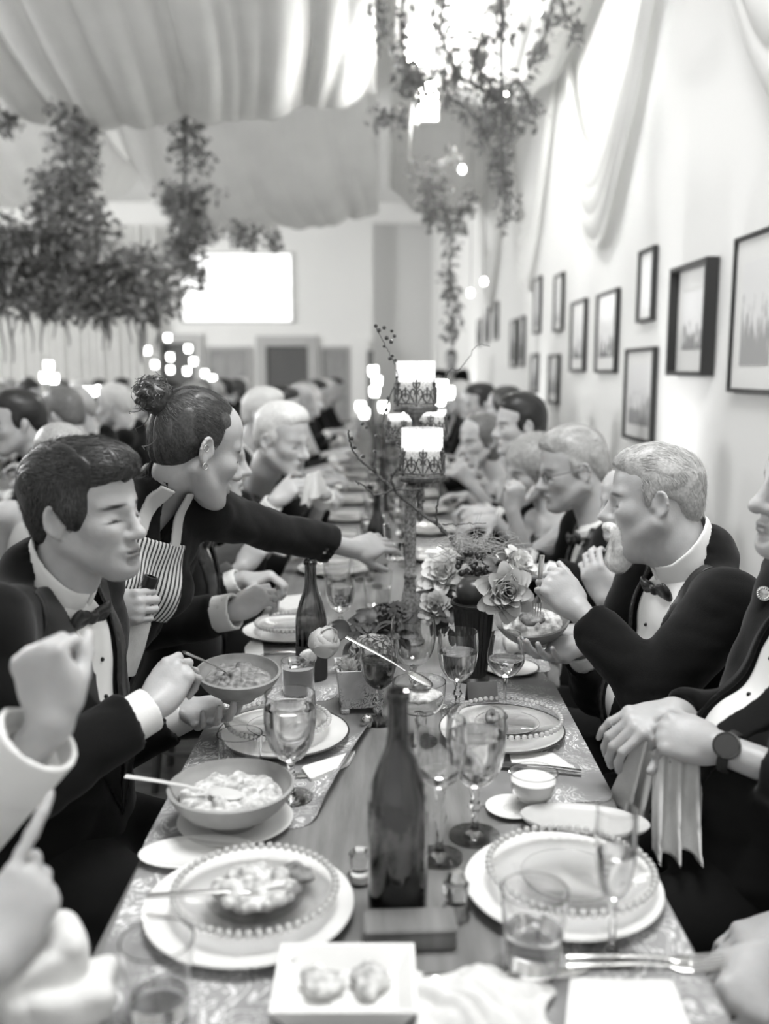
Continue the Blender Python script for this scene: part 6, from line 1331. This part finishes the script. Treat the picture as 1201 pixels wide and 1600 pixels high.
c2_ = thing('foliage_column', 'slim hanging foliage column with a dark knot beside the floral cloud', 'hanging flowers', D(290, 320, ZL)); b_ = np.array(c2_.location)
mass = [el(290, 195, 34, 34, ZL, .35, .7), el(295, 240, 38, 34, ZL, .35, .6), el(288, 320, 34, 26, ZL, .3, 2.2), el(295, 300, 60, 18, ZL, .3, .8), el(300, 360, 36, 34, ZL, .3, 1.2), el(280, 400, 28, 40, ZL, .3, 1.6), el(308, 425, 18, 30, ZL, .3, .5), el(385, 368, 50, 18, ZL, .3, .6), el(425, 378, 18, 14, ZL, .2, .2)]
leaf_cloud('foliage', c2_, mass, 1500, .065, M_lf1, 11, b_); leaf_cloud('light_foliage', c2_, mass, 600, .065, M_lf2, 12, b_)
MB().tube([D(290, 165, ZL)-b_, D(288, 300, ZL)-b_, D(285, 420, ZL)-b_], .016, 8).build('hanging_stem', M_stem, c2_)
def vine(label, paths, zc, n, size, seed, m=None, spread=16):
    g = np.random.default_rng(seed); p0 = D(*paths[0][0], zc); root = thing('hanging_vine', label, 'hanging vine', p0); b = np.array(p0); cs = []
    for pth in paths:
        P = cr([D(x, y, zc+g.uniform(-.25, .25)) for x, y in pth], 6); MB().tube(P-b, np.linspace(.012, .004, len(P)), 5).build('vine_stem', M_stem, root)
        for q in P[(12 if pth[0][1] < -100 else 0):]: cs.append((*q, spread*zc/FPX, .16, spread*zc/FPX, g.uniform(.3, 1.4)))
    leaf_cloud('leaves', root, cs, n, size, m or M_lfv, seed, b, .9); return root
vine('leafy vine spray spreading widest under the ceiling', [[(600, -40), (590, 20), (598, 60)], [(640, -40), (625, 40), (640, 110), (660, 150)], [(700, -40), (690, 20), (688, 60)], [(790, -40), (775, 30), (800, 55)], [(870, -40), (880, 15), (905, 50)], [(870, -30), (850, 60), (830, 100)]], 5.4, 560, .055, 21, None, 17)
vine('leafy vine hung with the dense middle tangle of leaves', [[(760, 60), (740, 90), (770, 140), (790, 180), (750, 210)], [(640, 80), (660, 130), (630, 120)], [(700, 80), (720, 120), (770, 150), (800, 200), (780, 250), (800, 330)], [(690, 110), (700, 150), (740, 180), (770, 240)], [(760, 150), (810, 130), (840, 180)], [(590, 185), (610, 182), (630, 186)]], 5.6, 950, .056, 22, None, 20)
vine('long thin leafy vine dropping lowest towards the far guests', [[(690, -300), (660, 0), (640, 250), (670, 280), (680, 330)], [(700, 240), (690, 300), (705, 370), (700, 430), (710, 480), (705, 520)], [(740, 300), (725, 330), (700, 360)], [(680, 260), (665, 320), (690, 350)]], 7.2, 560, .065, 23, None, 17)
vine('sparse leafy vine trailing beside the picture wall', [[(786, -330), (784, -40), (785, 230), (790, 290), (786, 350)], [(820, 150), (838, 185)]], 5.2, 130, .05, 24, None, 12)
# ================================================================== lanterns and bulbs
M_lamp = mat('lamp_glow', .9, .5, emit=70.); M_bulb = mat('bulb_glow', .9, .5, emit=30.)
def lantern(px, py, w, h, zc, label):
    k = zc/FPX; c = D(px, py, zc); r = thing('hanging_lantern', label, 'lantern', c); W_, H_ = w*k, h*k
    MB().box((0, 0, 0), (W_*.86, W_*.86, H_*.94), bev=.01).build('lantern_glass', M_lamp, r)
    f = MB()
    for sx in (-1, 1):
        for sy_ in (-1, 1): f.box((sx*W_*.47, sy_*W_*.47, 0), (.012, .012, H_))
    for zz in (-H_/2, H_/2): f.box((0, 0, zz), (W_, W_, .014))
    f.build('lantern_frame', mat('white_paint', .9, .5), r, smooth=False); MB().tube([(0, 0, H_/2), (0, 0, 5.98-c[2])], .005, 6).build('lantern_cord', M_stem, r)
lantern(668, 162, 32, 58, 6.9, 'bright square lantern glowing behind the vines'); lantern(656, 78, 42, 60, 6.2, 'larger square lantern high behind the vine spray')
for k, (px, py, zc) in enumerate(((838, 20, 6), (722, 265, 8), (788, 150, 7), (735, 458, 9), (756, 440, 9.5))):
    c = D(px, py, zc); r = thing('pendant_bulb', 'tiny glowing pendant bulb among the hanging vines', 'bulb', c, 0, 'pendant bulbs among the vines'); MB().lathe([(0, -.03), (.018, -.024), (.026, 0), (.02, .02), (.01, .034), (0, .036)], 14).build('bulb_glass', M_bulb, r); MB().tube([(0, 0, .034), (0, 0, 5.98-c[2])], .003, 5).build('bulb_cord', M_stem, r)
# ================================================================== farther guests: six kinds built once, then copied with all their parts
def generic(label, kind, mh, hair, lean=.1, turn=0., seed=0, skin=.46, mj=None, raise_=False):
    N = np.array((0., 0, 1.13)); f = (1, 0, -.05); up = unit((lean, 0, 1)); hcen = N+np.array((.06+lean*.3, 0, .155)); hf = (math.cos(turn), math.sin(turn), -.12)
    wz = .905 if not raise_ else 1.02
    arms = []
    for sd in (-1, 1):
        S = N+np.array((-.0, sd*(.18 if kind == 'man' else .16), -.04)); E_ = N+np.array((.10, sd*.24, -.30)); Wr = np.array((.33, sd*.12, wz if sd < 0 else .905))
        R = frame((1, -sd*.3, .1), (0, 0, 1)); R = R if sd < 0 else R @ MIR
        arms.append(dict(S=S, E=E_, W=Wr, R=R, hand=dict(curl=GRIP), bare=kind != 'man'))
    sp = dict(head=(hcen, hf, (.0, 0, 1)), N=N, f=f, up=up, q=0, hair=hair, mh=mh, seed=seed, ho=dict(skin=skin, neck=.056 if kind == 'man' else .047), arms=arms, half=.185 if kind == 'man' else .165, female=kind != 'man')
    if kind == 'man': sp.update(outfit='tux', tie=True)
    else: sp.update(outfit='dress', decollete=True, neckline=-.08, s=.94, mj=mj or M_dress)
    return person('person', label, sp)
kinds = [generic('blurred dark haired man in tuxedo among the far guests', 'man', H_dark, 'short', .12, .0, 201), generic('blurred white haired man in tuxedo among the far guests', 'man', H_white, 'short', .10, -.2, 202, .5), generic('blurred balding man in tuxedo among the far guests', 'man', H_grey, 'fringe', .15, .25, 203, .48),
         generic('blurred woman in dark dress with dark hair among the far guests', 'woman', H_brown, 'full', .08, -.1, 204), generic('blurred woman in pale dress with fair hair among the far guests', 'woman', H_blond, 'full', .1, .2, 205, .5, M_pale), generic('blurred brown haired man with lifted hand among the far guests', 'man', H_mid, 'short', .08, -.3, 206, .46, None, True)]
used = set(); g = np.random.default_rng(77)
def seat(k, x, y, rz, group, label=None):
    o = kinds[k]
    if k not in used: used.add(k); o.location = (x, y, 0); o.rotation_euler = (0, 0, rz); o['group'] = group
    else: o = dup(o, (x, y, 0), rz, None, group)
    if label: o['label'] = label; del o['group']
    return o
PI = math.pi
GR = 'guests farther down the hall'
lk = [1, 0, 3, 2, 4, 5, 0, 1, 3, 2, 0, 4]; rk = [3, 0, 4, 1, 5, 3, 2, 0, 4, 1, 0, 3]
for i in range(12):
    seat(lk[i], -.66+.02*g.normal(), 4.46+i*.63, .0+g.normal()*.2, GR)
    seat(rk[i], .73+.02*g.normal(), 5.38+i*.63, PI+g.normal()*.2, GR)
# neighbouring tables on the left
def lt(x, y): return x, y
seat(0, -1.40, 3.85, PI+.5, None, 'dark haired man seen from behind at the neighbouring table'); seat(5, -1.46, 4.5, PI-.15, None, 'man with short brown hair in profile at the neighbouring table')
seat(4, -1.66, 3.28, PI+.2, None, 'woman in pale dress at the near end of neighbouring table'); seat(2, -1.60, 5.2, PI+.3, None, 'balding man next to the brown haired profile at neighbouring table')
seat(4, -1.11, 3.12, PI/2, None, 'fair haired guest whose hair shows behind the server').scale = (1, 1, .935)
row = [1, 3, 0, 4, 5, 2, 0, 3, 1, 4, 0, 5]
for i in range(9):
    seat(row[i], -1.55+.03*g.normal(), 5.85+i*.66, PI+g.normal()*.1, GR)
for i in range(11): seat(row[(i+4) % 12], -3.15+.03*g.normal(), 3.9+i*.7, g.normal()*.1, GR)
for i in range(9): seat(row[(i+2) % 12], -4.4+.03*g.normal(), 6.2+i*.72, PI+g.normal()*.3, GR)
for i in range(8): seat(row[(i+7) % 12], -6.0+.03*g.normal(), 8.2+i*.8, g.normal()*.3, GR)
for i in range(5): seat(row[(i+9) % 12], -7.3+.03*g.normal(), 11.+i*.9, PI+g.normal()*.3, GR)
# standing guest far off beside the wall
Ns = np.array((.95, 13.0, 1.5))
sgd = dict(head=(Ns+np.array((0, -.06, .155)), (-.2, -1, -.1), (0, 0, 1)), N=Ns, f=(-.2, -1, 0), up=(0, 0, 1), q=0, hair='short', mh=H_dark, seed=301, stand=True, ho=dict(skin=.46, neck=.056), tie=True,
    arms=[dict(S=Ns+np.array((sd*.18, 0, -.04)), E=Ns+np.array((sd*.24, 0, -.32)), W=Ns+np.array((sd*.22, -.1, -.56)), R=frame((0, -.3, -1), (sd, 0, 0)), hand=dict(curl=RELAX)) for sd in (-1, 1)])
person('person', 'dark haired man standing far off beyond the seated guests', sgd)
# tables
for k, (x, y, L) in enumerate(((-2.35, 3.1, 1.), (-5.2, 5.7, .8))):
    o = dup(tb, (x, y, 0), 0, ('neighbouring long banquet table with guests on both sides', 'second long banquet table farther across the hall')[k]); o.scale = (1, .75*L, 1)
# place settings farther down the table (copies of the near ones)
for i in range(11):
    y = 3.43+i*.62
    for sd in (-1, 1):
        x = (TX0+.19) if sd < 0 else (TX1-.19); yy = y+(.0 if sd < 0 else .25); lab = 'left' if sd < 0 else 'right'
        dup(c2, (x, yy, TZ+.0006), 0, 'white charger plate of a setting farther down the table', 'place settings farther down the table')
        gp = dup(g2, (x, yy, TZ+.0215), 0, 'beaded glass plate of a setting farther down the table', 'place settings farther down the table')
        dup(wg, (x-sd*.15, yy+.14, TZ+.0002), 0, 'water goblet of a setting farther down the table', 'place settings farther down the table')
        dup(t1, (x-sd*.12, yy-.14, TZ+.0002), 0, 'empty tumbler of a setting farther down the table', 'place settings farther down the table')
    if i in (2, 4, 7): dup(bA, (.0, y+.31, TZ), 0, 'dark wine bottle among the settings farther down the table', 'bottles farther down the table')
for k, (px, py) in enumerate(((527, 930), (590, 948))):
    o = dup((gl_, gl_)[k], T(px, py, TZ+.0002), 0, ('full water tumbler behind the dark wine bottle', 'water tumbler beside the dark leaves and candelabra foot')[k]); o.rotation_euler = (0, 0, 0); o.scale = (1.15, 1.15, 1.2)
o = dup(wg, T(532, 985, TZ+.0002), 0, 'tall goblet just behind the lime cocktail'); o.scale = (.9, .9, .8)
o = dup(c2, T(452, 992, TZ+.0006), 0, 'white charger by the white cuffed hand'); o = dup(g2, np.array(o.location)+np.array((.01, 0, .021)), 0, 'beaded glass plate by the white cuffed hand')
nq = sheet('folded_napkin', [T(382, 1016), T(408, 992), T(412, 1026), T(384, 1040)], TZ+.002, M_linen, .008, .008); tag(nq, 'folded white napkin beside the white cuffed hand', 'napkin')
nq = sheet('folded_napkin', [T(438, 938), T(500, 930), T(496, 950), T(434, 962)], TZ+.002, M_linen, .01, .008); tag(nq, 'folded white napkin beyond the dark bottle', 'napkin')
o = blob('draped_napkin', [rbox((0, 0, 0), (.07, .05, .012), .01, None, .01), rbox((.05, -.03, -.05), (.02, .05, .055), .012, None, .02), wrinkle(.007, 50, 12)], .004, M_linen); _q = T(822, 1008, TZ+.012); o.location = (TX1-.008, float(_q[1]), TZ+.018); tag(o, 'white napkin drooping over the table edge by the bearded guest', 'napkin')
# candle clusters on the far tables
M_glow = mat('votive_glow', .9, .5, emit=7.)
def cluster(px, py, zc, dots, label):
    b = D(px, py, zc); r = thing('candle_stand', label, 'candle stand', (b[0], b[1], TZ)); b0 = np.array((b[0], b[1], TZ))
    MB().lathe([(0, 0), (.06, 0), (.06, .01), (.012, .03), (.010, .45), (0, .46)], 16).build('stand_post', M_iron, r)
    for (dx, dy) in dots:
        c = D(px+dx, py+dy, zc)-b0; o = MB().lathe([(0, -.035), (.028, -.033), (.034, 0), (.032, .035), (0, .034)], 14, c=c).build('votive', M_glow, r); MB().tube([(0, 0, max(.2, c[2]-.2)), (c[0], c[1], c[2]-.035)], .006, 6).build('stand_arm', M_iron, r)
cluster(272, 570, 9.6, [(-42, -22), (-10, -42), (-6, -12), (-6, 8), (22, -25), (30, -5), (20, 10), (48, 14), (60, 22), (-30, 0)], 'branching stand of glowing votive candles by the far doors')
cluster(76, 600, 7, [(0, -28), (-6, -10), (8, -8)], 'small stand of three glowing votives behind the neighbouring guests'); cluster(142, 612, 7.5, [(-14, 0), (2, 0), (14, -2)], 'low stand of three glowing votives over the balding guest')
cluster(585, 600, 6.8, [(-2, -20), (4, -4), (0, 12), (-22, 36), (14, 36), (-16, 46)], 'stand of glowing votives in the middle of the long table far off'); cluster(690, 620, 5.2, [(0, -16), (-4, 4), (10, -6)], 'stand of glowing votives on the long table near the far right guests')
for o in [k for i, k in enumerate(kinds) if i not in used]: bpy.data.objects.remove(o)
# stools under the seated guests
M_stool = mat('stool_wood', .06, .5)
st0 = thing('stool', 'dark wooden stool under a seated guest', 'stool', (0, 0, 0), 0, 'stools under the guests')
MB().lathe([(0, .44), (.16, .44), (.17, .45), (.17, .465), (.16, .475), (0, .475)], 28).build('seat', M_stool, st0)
for a in range(4): q = (math.cos(a*PI/2+.78), math.sin(a*PI/2+.78)); MB().tube([(q[0]*.17, q[1]*.17, 0), (q[0]*.12, q[1]*.12, .44)], [.014, .018], 8).build('leg', M_stool, st0)
MB().tube([(.145*math.cos(a), .145*math.sin(a), .18) for a in np.linspace(0, 6.283, 33)], .008, 6, False).build('stretcher', M_stool, st0)
first = True
for o in list(bpy.data.objects):
    if o.parent is None and o.name.split('.')[0] == 'person' and 'server' not in o['label'] and 'standing' not in o['label']:
        hz = max(.5, min(1.15, (PN.get(o.name, 1.13)-.66)/.475))
        if first: so_ = st0; first = False
        else: so_ = copy_tree(st0)
        so_.location = (o.location[0], o.location[1], 0); so_.scale = (1, 1, hz)
print('DONE', time.time()-_T0)
